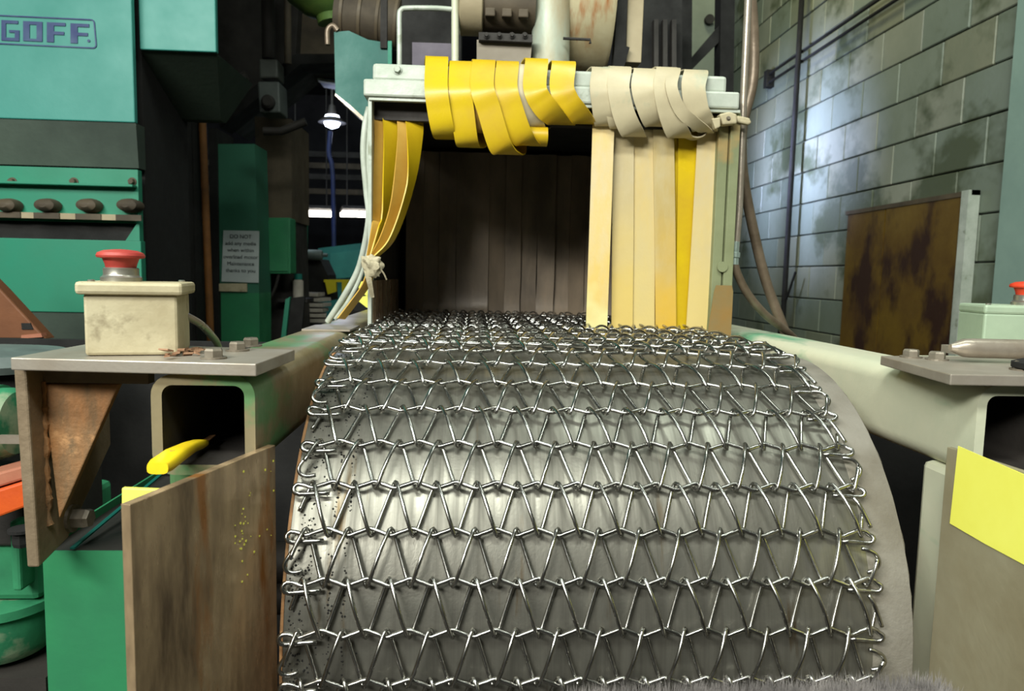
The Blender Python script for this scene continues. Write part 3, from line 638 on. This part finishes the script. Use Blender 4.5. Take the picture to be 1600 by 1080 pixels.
b = B(); box(b, .6345, .72, .92, 1.0, .98, 1.0475); o2 = obj('shelf_bracket', b, M['railR']); child(o2, o)

# ------------------------------------------------------------------ drum
YC, ZC, RB, ARC0, PIT = 1.0, .736, .3157, .0447, .0495
XD0, XD1, RD = -.186, .4695, .3045
dr = thing('conveyor_drum', 'wide worn steel drum turning the wire mesh belt', 'drum', (.14, YC, ZC))
b = B(); seg = 180; nx = 28
for i in range(nx+1):
    x = XD0 + (XD1-XD0)*i/nx
for i in range(nx):
    xa_, xb2 = XD0+(.425-XD0)*i/nx, XD0+(.425-XD0)*(i+1)/nx
grid = [[b.verts.new((XD0+(.425-XD0)*i/nx, YC-RD*math.sin(2*PI*k/seg), ZC+RD*math.cos(2*PI*k/seg))) for k in range(seg)] for i in range(nx+1)]
for a_, b_ in zip(grid, grid[1:]):
    for k in range(seg): b.faces.new((a_[k], a_[(k+1) % seg], b_[(k+1) % seg], b_[k]))
obj('shell', b, M['drum'], dr, smooth=True)
b = B(); g = []
for i, (x, dr_) in enumerate(((.425, 0), (.426, .0006), (.468, .0006), (XD1, -.001))):
    g.append([b.verts.new((x+(rnd.uniform(-.0008, .0008) if i == 3 else 0), YC-(RD+dr_)*math.sin(2*PI*k/seg), ZC+(RD+dr_)*math.cos(2*PI*k/seg))) for k in range(seg)])
for a_, b_ in zip(g, g[1:]):
    for k in range(seg): b.faces.new((a_[k], a_[(k+1) % seg], b_[(k+1) % seg], b_[k]))
obj('dusty_rim', b, M['drumface'], dr, smooth=True, label='dusty matte band at the right end of the drum')
for nm, x0, x1 in (('end_disc', XD0, XD0+.008), ('end_disc', XD1-.012, XD1-.004)):
    b = B(); lathe(b, (x0, YC, ZC), (1, 0, 0), [(RD-.002, 0), (RD-.002, x1-x0)], 96); obj(nm, b, M['rust'], dr)
b = B(); lathe(b, (-.34, YC, ZC), (1, 0, 0), [(.03, 0), (.03, .96)], 32); obj('shaft', b, M['dark'], dr, smooth=True)
b = B(); lathe(b, (XD0+.0003, YC, ZC), (-1, 0, 0), [(RD+.001, 0), (RD+.001, .003), (RD-.012, .003), (RD-.012, 0)], 160); obj('left_rim', b, M['rust'], dr)
b = B()
for k in range(900):
    a = rnd.uniform(0, 1.9); x = XD0 + .004 + abs(rnd.gauss(0, .02)) if k % 3 else XD0+.045+rnd.gauss(0, .0012)+(.014 if k % 2 else 0); s = rnd.uniform(.0005, .0016)
    n_ = Vector((0, -math.sin(a), math.cos(a))); tt = Vector((0, -math.cos(a), -math.sin(a))); p = Vector((x, YC, ZC))+n_*(RD+.0001)
    v = [b.verts.new(p+Vector((s, 0, 0))), b.verts.new(p+tt*s), b.verts.new(p-Vector((s, 0, 0))), b.verts.new(p-tt*s), b.verts.new(p+n_*s*.8)]
    for i in range(4): b.faces.new((v[i], v[(i+1) % 4], v[4]))
obj('grit', b, M['black'], dr)['kind'] = 'stuff'

# ------------------------------------------------------------------ wire mesh belt
bt = thing('wire_mesh_belt', 'woven bright steel wire mesh conveyor belt wrapped over the drum', 'conveyor belt', (.12, YC, ZC+RB))
PW, NT = .0432, 13; XS = -.1655; RW = .00215; RR_ = .0024; HN = RW+RR_
CR = .0032
def smooth_clip(x, k): return math.tanh(x*k)/math.tanh(k)
def spiral(sign, hook):
    pts = []; n = 26
    for i in range(-n//4, NT*n + n//4 + 1 + n//2):
        t = i/n; ph = (t % 1.0)
        tri = 1-4*abs(((ph) % 1.0)-.5) ; tri = -tri       # +1 at ph 0 (top loop), -1 at ph .5
        v = max(-1, min(1, tri*1.32)); v = math.copysign(abs(v)**.92, v)
        v = (1-v)/2                                         # 0 at upper rod, 1 at lower rod
        s = math.sin(2*PI*ph); nn = smooth_clip(s, 2.2)
        loop = max(0, abs(tri)*1.32-1)/.32
        vv = v*PIT + (1 if v > .5 else -1)*(HN*.95)*(loop**.5 if loop > 0 else 0) + (-.0006 if v > .5 else .0006)
        xx = XS + PW*t
        bow = .0048*sign*(1-(2*v-1)**2)
        pts.append(Vector((xx, -vv, sign*nn*HN + (abs(bow) if sign*nn > 0 else -.0005))))
    return pts
def rod():
    pts = []
    x_l, x_r = XS-.016, XS+PW*(NT+.5)+.010
    # left hairpin, coming back below the rod
    pts += [Vector((XS+.018, -.0085, -.002)), Vector((XS+.004, -.0090, -.0022)), Vector((x_l+.003, -.0105, -.001)), Vector((x_l-.0022, -.0078, .0006)), Vector((x_l-.0028, -.0035, .001)), Vector((x_l+.001, 0, .0005))]
    n = 12
    for i in range(-2, NT*n+n//2+3):
        t = i/n; pts.append(Vector((XS+PW*t, -CR*(math.cos(2*PI*t)+.11*math.cos(6*PI*t)), 0)))
    e = XS+PW*(NT+.5)
    pts += [Vector((x_r-.001, -.001, 0)), Vector((x_r+.0028, -.0035, .001)), Vector((x_r+.0022, -.0078, .0006)), Vector((x_r-.003, -.0100, -.001)), Vector((e-.006, -.0085, -.002)), Vector((e-.022, -.0080, -.002))]
    return pts
def wire_mesh(name, pts, r, seg=7):
    b = B(); tube(b, pts, r, seg); me = bpy.data.meshes.new(name)
    bmesh.ops.recalc_face_normals(b, faces=b.faces[:]); b.to_mesh(me); b.free(); me.materials.append(M['wire'])
    me.polygons.foreach_set('use_smooth', [True]*len(me.polygons)); return me
sp_a, sp_b, rod_me = wire_mesh('spiral_wire', spiral(1, 0), RW, 8), wire_mesh('spiral_wire', spiral(-1, 1), RW, 8), wire_mesh('cross_rod', crom(rod(), 2), RR_, 8)
hook_l = wire_mesh('end_hook', crom([Vector((XS-.004, -.006, .004)), Vector((XS-.010, -.018, .005)), Vector((XS-.017, -.030, .0045)), Vector((XS-.0165, -.037, .002)), Vector((XS-.010, -.040, .0)), Vector((XS, -.038, -.001))], 4), RW, 8)
e_ = XS+PW*(NT+.5)
hook_r = wire_mesh('end_hook', crom([Vector((e_-.004, -.016, .006)), Vector((e_+.003, -.018, .0075)), Vector((e_+.010, -.022, .007)), Vector((e_+.0135, -.030, .005)), Vector((e_+.010, -.037, .002)), Vector((e_+.002, -.040, -.001))], 4), RW, 8)
hook_s = wire_mesh('end_hook', crom([Vector((e_-.003, -.012, .005)), Vector((e_+.001, -.020, .007)), Vector((e_+.006, -.032, .005)), Vector((e_+.011, -.044, .002))], 4), RW, 8)
def belt_pos(s):
    if s <= 0: return Vector((0, YC - s, ZC+RB)), 0.0
    a = s/RB
    if a <= PI: return Vector((0, YC-RB*math.sin(a), ZC+RB*math.cos(a))), a
    return Vector((0, YC+(s-PI*RB), ZC-RB)), PI
def link(me, name, p, a, dx, rz):
    o = bpy.data.objects.new(name, me); C.objects.link(o); o.parent = bt; o.matrix_parent_inverse = Matrix.Translation(-Vector(bt.location))
    o.location = p + Vector((dx, 0, 0)); o.rotation_euler = (a, 0, rz); return o
for i in range(-20, 15):
    s = ARC0 + PIT*i
    p, a = belt_pos(s); q, a2 = belt_pos(s+PIT)
    flat = i < -1
    dx = rnd.uniform(-.0012, .0012) + (-.002 if i > 5 else 0)
    wob = rnd.uniform(-.0015, .0025) if i < 0 else rnd.uniform(-.0004, .0006)
    link(rod_me, 'cross_rod', p+Vector((0, 0, wob)), a, dx, rnd.uniform(-.003, .003))
    d = q-p; ang = math.atan2(-d.z, -d.y)
    link(sp_a if i % 2 else sp_b, 'spiral_wire', p+Vector((0, 0, wob)), ang, dx, rnd.uniform(-.004, .004))
    if i > -9:
        if i % 2 == 0: link(hook_l, 'end_hook', p, ang, dx, 0)
        link(hook_r if i % 2 == 0 else hook_s, 'end_hook', p, ang, dx, 0)

# belt support bed under the flat run and added black sheets in place of shade below
t = thing('belt_bed', 'grey wear bed carrying the wire belt into the hood', 'bed', (.14, 1.6, 1.0))
mbox('wear_sheet', M['drumface'], t, -.18, .4765, 1.12, 2.1, 1.028, 1.0385)
mbox('side_skirt', M['black'], t, -.186, -.18, 1.32, 2.1, .6, 1.03)
mbox('side_skirt', M['black'], t, .49, .496, 1.36, 2.1, .6, 1.03)
t = thing('shade_sheets', 'added black sheets in place of shade under the conveyor behind the drum', 'housing', (.14, 1.8, 0))
mbox('front_sheet', M['black'], t, -.2, .52, 1.42, 1.44, 0, 1.02)
mbox('left_sheet', M['black'], t, -.2155, -.2, 1.42, 2.6, 0, 1.0)
mbox('right_sheet', M['black'], t, .515, .53, 1.42, 2.6, 0, 1.0)
b = B(); lathe(b, (-.40, .98, at(440, 935, .98).z), (1, 0, 0), [(.02, 0), (.022, .005), (.022, .19), (.016, .195), (.016, .205)], 28)
o = obj('return_roller', b, M['dark'], None, smooth=True); tag(o, 'dark horizontal roller stub left of the drum', 'roller')
b = B(); box(b, -1.5, -.33, 1.5, 1.52, 0, 1.0); o = obj('shade_backdrop_sheet', b, M['black']); o.name = 'shade_backdrop'; tag(o, 'added black sheet in place of shade beyond the green cabinet', 'backdrop')  # added sheet, black in place of shade low at left
b = B(); box(b, .65, 1.4, 1.35, 1.37, 0, .98); o = obj('shade_backdrop', b, M['black']); tag(o, 'added black sheet in place of shade right of the right rail', 'backdrop')  # added sheet, black in place of shade beyond the right rail

# ------------------------------------------------------------------ hood
HY = 1.35
hd = thing('conveyor_hood', 'pale green steel hood frame over the belt with draped strips', 'hood', (.14, HY, 1.03))
b = B(); box(b, -.192, -.189, HY, 1.95, 1.03, 1.46); obj('side_sheet', b, M['dark'], hd)
b = B(); box(b, .478, .481, HY, 1.95, 1.03, 1.46); obj('side_sheet', b, M['dark'], hd)
mbox('jamb', M['whitemetal'], hd, -.1955, -.1885, HY-.012, HY+.02, 1.028, 1.462, bevel=.001)
mbox('jamb', M['jamb'], hd, .452, .4705, HY-.002, HY+.03, 1.035, 1.45, bevel=.001)
mbox('jamb', M['jamb'], hd, .4725, .490, HY-.008, HY+.03, 1.035, 1.46, bevel=.001)
z_a, z_b, z_c, z_d = at(620, 157, 1.33).z, at(620, 152, 1.33).z, at(620, 124, 1.33).z, at(620, 99, 1.345).z
mbox('under_lip', M['whitemetal'], hd, -.194, .486, 1.335, 1.345, z_a, z_b, bevel=.001)
mbox('lintel', M['whitemetal'], hd, -.203, .482, 1.33, 1.42, z_b+.0005, z_c, bevel=.004)
mbox('upper_bar', M['whitemetal'], hd, -.189, .462, 1.345, 1.43, z_c, z_d, bevel=.006)
hexbolt('bolt', at(621, 109, 1.345), .0065, .006, M['whitemetal'], hd, (0, -1, 0))
mbox('roof_sheet', M['black'], hd, -.19, .48, 1.40, 1.95, 1.462, 1.468)
mbox('back_sheet', M['black'], hd, -.19, .48, 1.93, 1.95, 1.03, 1.462)
mbox('strip_rail', M['dark'], hd, -.188, .472, 1.365, 1.385, 1.43, 1.463)
mbox('lower_liner', M['ruststeel'], hd, -.1885, -.1865, HY+.003, 1.8, 1.04, 1.135, label='worn brown liner plate inside the left jamb')
b = B(); prism(b, [(.4455, 1.340, 1.045), (.4905, 1.340, 1.045), (.4905, 1.340, 1.128), (.4875, 1.340, 1.14), (.458, 1.340, 1.14), (.4545, 1.340, 1.128)], (0, -.003, 0)); obj('side_guard', b, mat('worn_brass_brown', (132,122,88), (150,116,62), 9, .5, .2), hd, label='worn guard plate at the right jamb foot')
b = B(); lathe(b, at(1128, 417, 1.343), (0, -1, 0), [(.01, 0), (.01, .004)], 16); obj('guard_ear', b, M['jamb'], hd, smooth=True)
# clamp on right of the lintel
cl = thing('pipe_clamp', 'small pale cast clamp holding the conduit at the hood corner', 'clamp', at(1145, 187, 1.33))
plate('body', M['galv'], cl, [(1124, 178), (1140, 174), (1152, 178), (1152, 193), (1130, 195)], 1.32, .02, bevel=.003)
plate('jaw', M['galv'], cl, [(1112, 185), (1126, 183), (1126, 198), (1118, 202)], 1.318, .014, bevel=.002)
plate('tongue', M['galv'], cl, [(1152, 180), (1172, 184), (1175, 192), (1170, 195), (1152, 191)], 1.335, .012, bevel=.003)
hexbolt('screw', at(1138, 185, 1.32), .003, .003, M['bolt'], cl, (0, -1, 0))

# back black curtain
bc = thing('strip_curtain', 'black dusty rubber strip curtain deep inside the hood', 'curtain', (.14, 1.81, 1.44))
x = -.170; k = 0
while x < .46:
    w = .041+rnd.uniform(-.003, .003); z0 = 1.046+rnd.uniform(0, .006); yy = 1.81 + (k % 2)*.007+rnd.uniform(-.002, .002)
    kick = rnd.uniform(.004, .02)
    pts = crom([(x+w/2, yy, 1.45), (x+w/2, yy, 1.3), (x+w/2+rnd.uniform(-.002, .002), yy, 1.15), (x+w/2, yy-.004, 1.08), (x+w/2, yy-kick, z0)], 4)
    b = B(); sk = rnd.uniform(-.12, .12); ribbon(b, pts, Vector((w/2, w/2*sk, 0)), .003); obj('strip', b, M['rubber'], bc, smooth=True)
    x += w-.001; k += 1

# front yellow curtain
fc = thing('strip_curtain', 'yellow and beige plastic strip curtain draped over the hood front', 'curtain', (.14, 1.34, 1.45))
strips = [((927, 958), (915, 948), 516, 1.352, 'a'), ((960, 987), (955, 988), 513, 1.372, 'b'), ((990, 1020), (988, 1022), 513, 1.376, 'c'),
          ((1016, 1032), (1020, 1024), 514, 1.384, 'b'), ((1021, 1052), (1024, 1056), 515, 1.372, 'd'), ((1050, 1068), (1052, 1068), 516, 1.384, 'gold'),
          ((1063, 1092), (1054, 1088), 519, 1.378, 'gold'), ((1091, 1122), (1071, 1103), 521, 1.366, 'c')]
for (a0, a1), (b0, b1), yb, Y, kind in strips:
    pa, pb = at((a0+a1)/2, 205, Y), at((b0+b1)/2, yb, Y)
    wa = (at(a1, 205, Y)-at(a0, 205, Y)).x/2; wb = (at(b1, yb, Y)-at(b0, yb, Y)).x/2; w = max(wa, wb, .01)
    top = Vector((pa.x, Y, 1.455))
    pts = crom([top, pa, pa.lerp(pb, .5)+Vector((0, -.003, 0)), pb+Vector((0, -.002, 0))], 6)
    b = B(); ribbon(b, pts, Vector((w, 0, 0)), .0024)
    obj('strip', b, {'a': M['st_a'], 'b': M['st_b'], 'c': M['st_c'], 'd': M['st_d'], 'gold': M['yellow']}[kind], fc, smooth=True)

def wrap(xt, xb, ybot, width, m, bulge=.0, tilt=0, ytop=100, name='strip', rev=False, back=.0):
    """a strip wound round the lintel; xt, xb are the px of its centre at the top and the bottom of its front run"""
    Yf = 1.322-bulge
    pt, pb = at(xt, ytop, 1.36), at(xb, ybot, 1.345-bulge*.4)
    mid1 = at(xt-(xb-xt)*.04-1, 135, Yf); mid2 = at(xt+(xb-xt)*.2, 172 if ybot > 200 else 160, Yf-.002)
    low = at(xt+(xb-xt)*.62, ybot-14, Yf+.006)
    dx = back
    pts = [Vector((pt.x-.02+dx, 1.45, 1.47)), Vector((pt.x-.012+dx*.5, 1.446, pt.z-.006)), Vector((pt.x-.006, 1.41, pt.z+.002)), Vector((pt.x, 1.352, pt.z)), mid1, mid2, low, pb,
           Vector((pb.x+.012, 1.385, pb.z+.010)), Vector((pb.x+.016, 1.43, pb.z+.035)), Vector((pb.x+.014, 1.452, 1.47))]
    P = crom(pts, 9)
    t0 = (pb-pt).normalized()
    wv = []
    for i, p in enumerate(P):
        t = (P[min(i+1, len(P)-1)]-P[max(i-1, 0)]).normalized(); xdir = Vector((1, 0, 0)); xdir = (xdir - t*xdir.dot(t)).normalized(); wv.append(xdir*width/2)
    b = B()
    ribbon(b, P, wv, .0024); return obj(name, b, m, fc, smooth=True)
Yl, Bs = M['yellow'], M['beigestrip']
wrap(683, 697, 216, .041, Yl, .016, ytop=92, back=.03)
wrap(720, 733, 229, .041, Yl, .010, ytop=99)
wrap(747, 757, 206, .028, M['strip_gold'], .0, ytop=102)
wrap(756, 796, 240, .042, Yl, .014, ytop=97)
wrap(793, 828, 226, .041, Yl, .008, ytop=99)
wrap(822, 838, 200, .036, Bs, .001, ytop=104)
wrap(838, 877, 193, .042, Yl, .012, ytop=95, back=.03)
wrap(880, 913, 192, .044, Yl, .006, ytop=99)
wrap(940, 947, 196, .040, Bs, .003, ytop=108)
wrap(957, 968, 200, .034, Bs, .001, ytop=108)
wrap(968, 992, 212, .040, Bs, .005, ytop=107)
wrap(1006, 1028, 196, .042, Bs, .004, ytop=110)
wrap(1040, 1064, 214, .040, Bs, .006, ytop=108)
wrap(1085, 1102, 203, .044, Bs, .002, ytop=112)
wrap(1052, 1105, 206, .022, Bs, .010, ytop=109)
# curled loose end under the fourth wrap
c = at(848, 212, 1.345)
P = [c+Vector((-.008, .02*math.cos(a), .016*math.sin(a)-.002)) for a in [i*.35 for i in range(15)]]
b = B(); ribbon(b, P, Vector((.016, 0, 0)), .0024); obj('strip', b, M['yellow'], fc, smooth=True)
c = at(1085, 207, 1.36); P = [c+Vector((.018*math.cos(a), -.004, .012*math.sin(a))) for a in [PI+i*.28 for i in range(12)]]
b = B(); ribbon(b, P, Vector((0, .014, 0)), .0024); obj('strip', b, M['beigestrip'], fc, smooth=True)
# gathered strips at the left, tied at the jamb with a rag
knot = at(581, 408, 1.325)
for k, (xa, xm, ym, m, tw) in enumerate(((598, 592, 335, 'strip_gold', .9), (611, 603, 330, 'yellow', 1.3), (633, 622, 310, 'strip_gold', .95), (646, 641, 290, 'yellow', 1.3))):
    p0 = at(xa, 172, 1.37+.003*k); p1 = at(xa+(1 if k < 2 else 2), 215, 1.372); p2 = at(xm, ym, 1.366); p3 = at((xm+581)/2+3, 370-6*(3-k), 1.345)
    P = crom([p0+Vector((0, 0, .012)), p0, p1, p2, p3, knot+Vector((.002*k-.003, 0, .004))], 6); n = len(P); wv = []
    for i in range(n):
        u = i/(n-1); a = tw*min(1, max(0, u-.14)*2.2); w = .018*(1-.45*max(0, u-.6)/.4)
        wv.append(Vector((w*math.cos(a), w*math.sin(a)*.9, 0)))
    b = B(); ribbon(b, P, wv, .0024); obj('strip', b, M[m], fc, smooth=True)
P = crom([knot+Vector((0, -.002, -.012)), at(572, 445, 1.32), at(553, 472, 1.325), at(533, 498, 1.33)], 6)
b = B(); ribbon(b, P, [Vector((.006, .009, 0))]*len(P), .0022); obj('strip', b, M['strip_gold'], fc, smooth=True)
# rag knot
b = B(); bmesh.ops.create_icosphere(b, subdivisions=4, radius=1)
for v in b.verts:
    n_ = noise.noise(v.co*1.9)*.45 + noise.noise(v.co*5)*.16
    v.co *= (1+n_); v.co.x *= .019; v.co.y *= .014; v.co.z *= .016; v.co.z += v.co.x*-.25
    if v.co.z < 0: v.co.z *= 1.25
    v.co += knot+Vector((.003, -.008, -.006))
rg = obj('rag', b, M['rag'], None, smooth=True); tag(rg, 'dirty cream rag knotted round the gathered strips at left jamb', 'rag')
P = crom([knot+Vector((-.008, -.01, -.012)), at(577, 440, 1.31), at(582, 465, 1.315)], 5)
b = B(); ribbon(b, P, [Vector((.006-.0008*i*.4, .002, 0)) for i in range(len(P))], .002); obj('tail', b, M['rag'], rg, smooth=True)
P = crom([at(594, 420, 1.31), at(600, 428, 1.312), at(604, 437, 1.316)], 5); b = B(); tube(b, P, .0015, 6); obj('tail', b, M['rag'], rg, smooth=True)
# hazard sign beyond the jamb
t = thing('hazard_sign', 'black sign with yellow lightning chevrons beyond the left jamb', 'sign', at(572, 465, 2.2))
plate('board', M['black'], t, [(553, 436), (600, 436), (600, 486), (553, 486)], 2.2, .006)
plate('chevron', M['yelpaint'], t, [(555, 442), (570, 439), (582, 468), (566, 458)], 2.197, .003)
plate('chevron', M['yelpaint'], t, [(554, 466), (574, 462), (590, 490), (572, 480)], 2.197, .003)

# ------------------------------------------------------------------ conduits
for pts, r, lb in (([(577, 168), (571, 195), (568, 240), (573, 300), (576, 345), (562, 415), (538, 462), (512, 503)], .0062, 'outer white flexible conduit bowing down left of the hood'),
                   ([(580, 180), (577, 215), (576, 270), (579, 320), (578, 370), (566, 425), (546, 468), (524, 498)], .0048, 'inner white flexible conduit close against the left jamb')):
    P = [at(x, y, 1.38 + .06*max(0, (y-340)/160)) for x, y in pts]
    o = mtube('flexible_conduit', M['whitecond'], None, crom(P, 6), r); tag(o, lb, 'conduit')
t = thing('rigid_conduit', 'straight pale conduit standing right of the hood', 'conduit', at(1157, 200, 1.38))
mtube('pipe', M['conduit'], t, [at(1170, -20, 1.37), at(1162, 150, 1.37), at(1155, 330, 1.37), at(1149, 398, 1.37)], .0068)
b = B(); lathe(b, at(1148, 394, 1.37), (-.02, 0, -1), [(.0085, -.02), (.0085, 0), (.011, .001), (.011, .010), (.009, .011), (.0095, .024)], 8); obj('coupling', b, M['paleblue'], t)
o = mtube('flexible_conduit', M['flex'], None, crom([at(1147, 410, 1.37), at(1153, 430, 1.37), at(1170, 462, 1.38), at(1196, 492, 1.40), at(1222, 512, 1.43), at(1240, 528, 1.46)], 7), .008); tag(o, 'brown flexible conduit curving from coupling down to right rail', 'conduit')
o = mtube('flexible_conduit', M['flex'], None, crom([at(1172, -30, 1.48), at(1178, 60, 1.5), at(1176, 130, 1.5), at(1160, 200, 1.5), at(1161, 270, 1.5), at(1175, 350, 1.5), at(1197, 440, 1.5), at(1225, 515, 1.5), at(1232, 540, 1.5)], 7), .0105); tag(o, 'thick brown hose looping down behind the pale rigid conduit', 'conduit')
plate_ = None
b = B(); prism(b, [at(1142, 205, 1.40), at(1150, 218, 1.40), at(1157, 260, 1.40), at(1150, 262, 1.40)], (0, .01, 0)); o = obj('black_strap', b, M['black']); tag(o, 'short black strap behind the rigid conduit', 'strap')

# ------------------------------------------------------------------ above the hood
t = thing('square_frame', 'thin pale green square tube frame standing above the hood', 'frame', at(670, 100, 1.8))
mtube('tube', M['whitemetal'], t, crom([at(624, 105, 1.8), at(624, 60, 1.8), at(624, 24, 1.8), at(627, 16, 1.8), at(636, 13, 1.8), at(680, 13, 1.8), at(708, 15, 1.8)], 6), .0062)
mtube('upright', M['railR'], t, [at(711, 105, 1.8), at(711, -40, 1.8)], .009)
t = thing('dark_housing', 'dark steel housing above the hood inside square frame', 'housing', at(670, 60, 2.1))
plate('back', M['black'], t, [(628, -40), (720, -40), (720, 110), (628, 110)], 2.1, .2)
plate('ledge', mat('grey_violet', (104,96,108), (86,80,90), 5, .6), t, [(644, 66), (708, 68), (708, 110), (644, 110)], 2.07, .03)
t = thing('fan_motor', 'pale and dark ribbed motor lying above the hood', 'motor', at(775, 30, 1.8))
a = at(718, 8, 1.85)
b = B(); lathe(b, a, (1, 0, 0), [(.066, 0), (.070, .003), (.070, .055), (.066, .058)], 36); obj('end_bell', b, M['beige'], t, smooth=True)
b = B(); lathe(b, a+Vector((.055, 0, 0)), (1, 0, 0), [(.056, 0), (.06, .01), (.06, .13)], 36); obj('housing', b, M['browndk'], t, smooth=True)
for k in range(3):
    b = B(); rbox(b, a+Vector((.075+.04*k, -.055, -.035)), (.012, .01, .01)); obj('lug', b, M['browndk'], t, bevel=.003)
plate('foot', M['dark'], t, [(748, 50), (832, 54), (832, 66), (748, 62)], 1.77, .16)
for k in range(4): hexbolt('bolt', at(760+k*20, 55, 1.765), .005, .005, M['dark'], t, (0, -1, 0))
plate('pedestal', mat('warm_grey_pedestal', (150,140,124), (132,122,106), 5, .6), t, [(745, 62), (831, 66), (828, 110), (745, 110)], 1.79, .14)
t = thing('blower_housing', 'large stained pale blower housing above the hood', 'blower', at(905, 50, 1.8))
a = at(852, 20, 1.95)
b = B(); lathe(b, a+Vector((-.032, 0, 0)), (1, 0, -.06), [(.14, 0), (.15, .006), (.152, .03), (.152, .19), (.145, .2)], 48); 
for v in b.verts: v.co.y = 1.95+(v.co.y-1.95)*.8
obj('casing', b, M['paleduct'], t, smooth=True)
b = B(); tube(b, [at(860, 120, 1.84), at(861, -40, 1.84)], .047, 28); obj('corner_duct', b, mat('pale_stained_corner', (176,188,172), (168,154,124), 7, .5, .1, stretch=(2,1,.6)), t, smooth=True)
b = B(); tube(b, [at(880, 60, 1.78), at(922, 62, 1.78), at(922, 68, 1.78)], .0035, 8); obj('handle_rod', b, M['dark'], t, smooth=True)
o = plate('plank', M['beige'], None, [(982, -40), (1008, -40), (1002, 98), (978, 97)], 1.9, .05, bevel=.002); tag(o, 'narrow beige upright board right of the blower housing', 'board')
o = plate('black_gap_strip', M['black'], None, [(968, -40), (982, -40), (978, 72), (984, 74), (974, 108), (958, 108)], 1.88, .03); tag(o, 'black upright strip for the dark gap beside the blower housing', 'bracket')  # strip painted black for the dark gap by the blower
t = thing('dark_cabinet', 'dark ribbed cabinet standing behind the right end of the hood', 'cabinet', at(1040, 50, 2.6))
plate('body', M['black'], t, [(960, -60), (1066, -60), (1066, 560), (960, 560)], 2.6, .5)
for k in range(3): plate('rib', M['dark'], t, [(1022+k*14, 30), (1029+k*14, 30), (1029+k*14, 140), (1022+k*14, 140)], 2.57, .03)
t = thing('steel_truss', 'black steel column with diagonal brace right of the hood', 'truss', at(1130, 130, 3.2))
plate('column', M['black'], t, [(1127, -60), (1149, -60), (1140, 560), (1120, 560)], 3.2, .08)
plate('column', M['black'], t, [(1063, -60), (1082, -60), (1078, 560), (1060, 560)], 3.2, .08)
plate('brace', M['black'], t, [(1127, 36), (1127, 62), (1078, 112), (1062, 112)], 3.22, .05)
t = thing('wall_cabinet', 'dim grey green panel seen through the steel truss', 'panel', at(1105, 80, 4.6))
plate('face', mat('dim_green_panel', (100,108,96), (86,94,84), 3, .6), t, [(1080, -60), (1130, -60), (1130, 560), (1080, 560)], 4.7, .1)
b = B(); lathe(b, at(1107, 32, 4.69), (0, -1, 0), [(.03, 0), (.03, .03)], 12); obj('knob', b, M['black'], t, smooth=True)

# ------------------------------------------------------------------ bristle brush in the foreground
br = thing('bristle_brush', 'grey shaggy bristle brush along the bottom edge before the drum', 'brush', (.4, .6, .78))
ya = .6; p0, p1 = at(890, 1098, ya), at(1488, 1076, ya)
b = B(); dirv = (p1-p0); rbox(b, (p0+p1)/2+Vector((0, .0, -.03)), (dirv.length/2, .02, .012)); obj('holder', b, M['dark'], br, bevel=.002)
b = B()
for k in range(6500):
    u = rnd.random(); base = p0.lerp(p1, u) + Vector((0, rnd.uniform(-.022, .022), -.018))
    L_ = .0235+.003*noise.noise(Vector((u*40, 3, 0)))+rnd.uniform(-.004, .004); d = Vector((rnd.gauss(0, .22), rnd.gauss(0, .25), 1)).normalized(); w = .00045
    e = d.orthogonal().normalized()*w; f = d.cross(e)
    q = [b.verts.new(base+e), b.verts.new(base-e*.5+f), b.verts.new(base-e*.5-f), b.verts.new(base+d*L_)]
    b.faces.new((q[0], q[1], q[3])); b.faces.new((q[1], q[2], q[3])); b.faces.new((q[2], q[0], q[3]))
obj('bristles', b, M['bristle'], br)['kind'] = 'stuff'
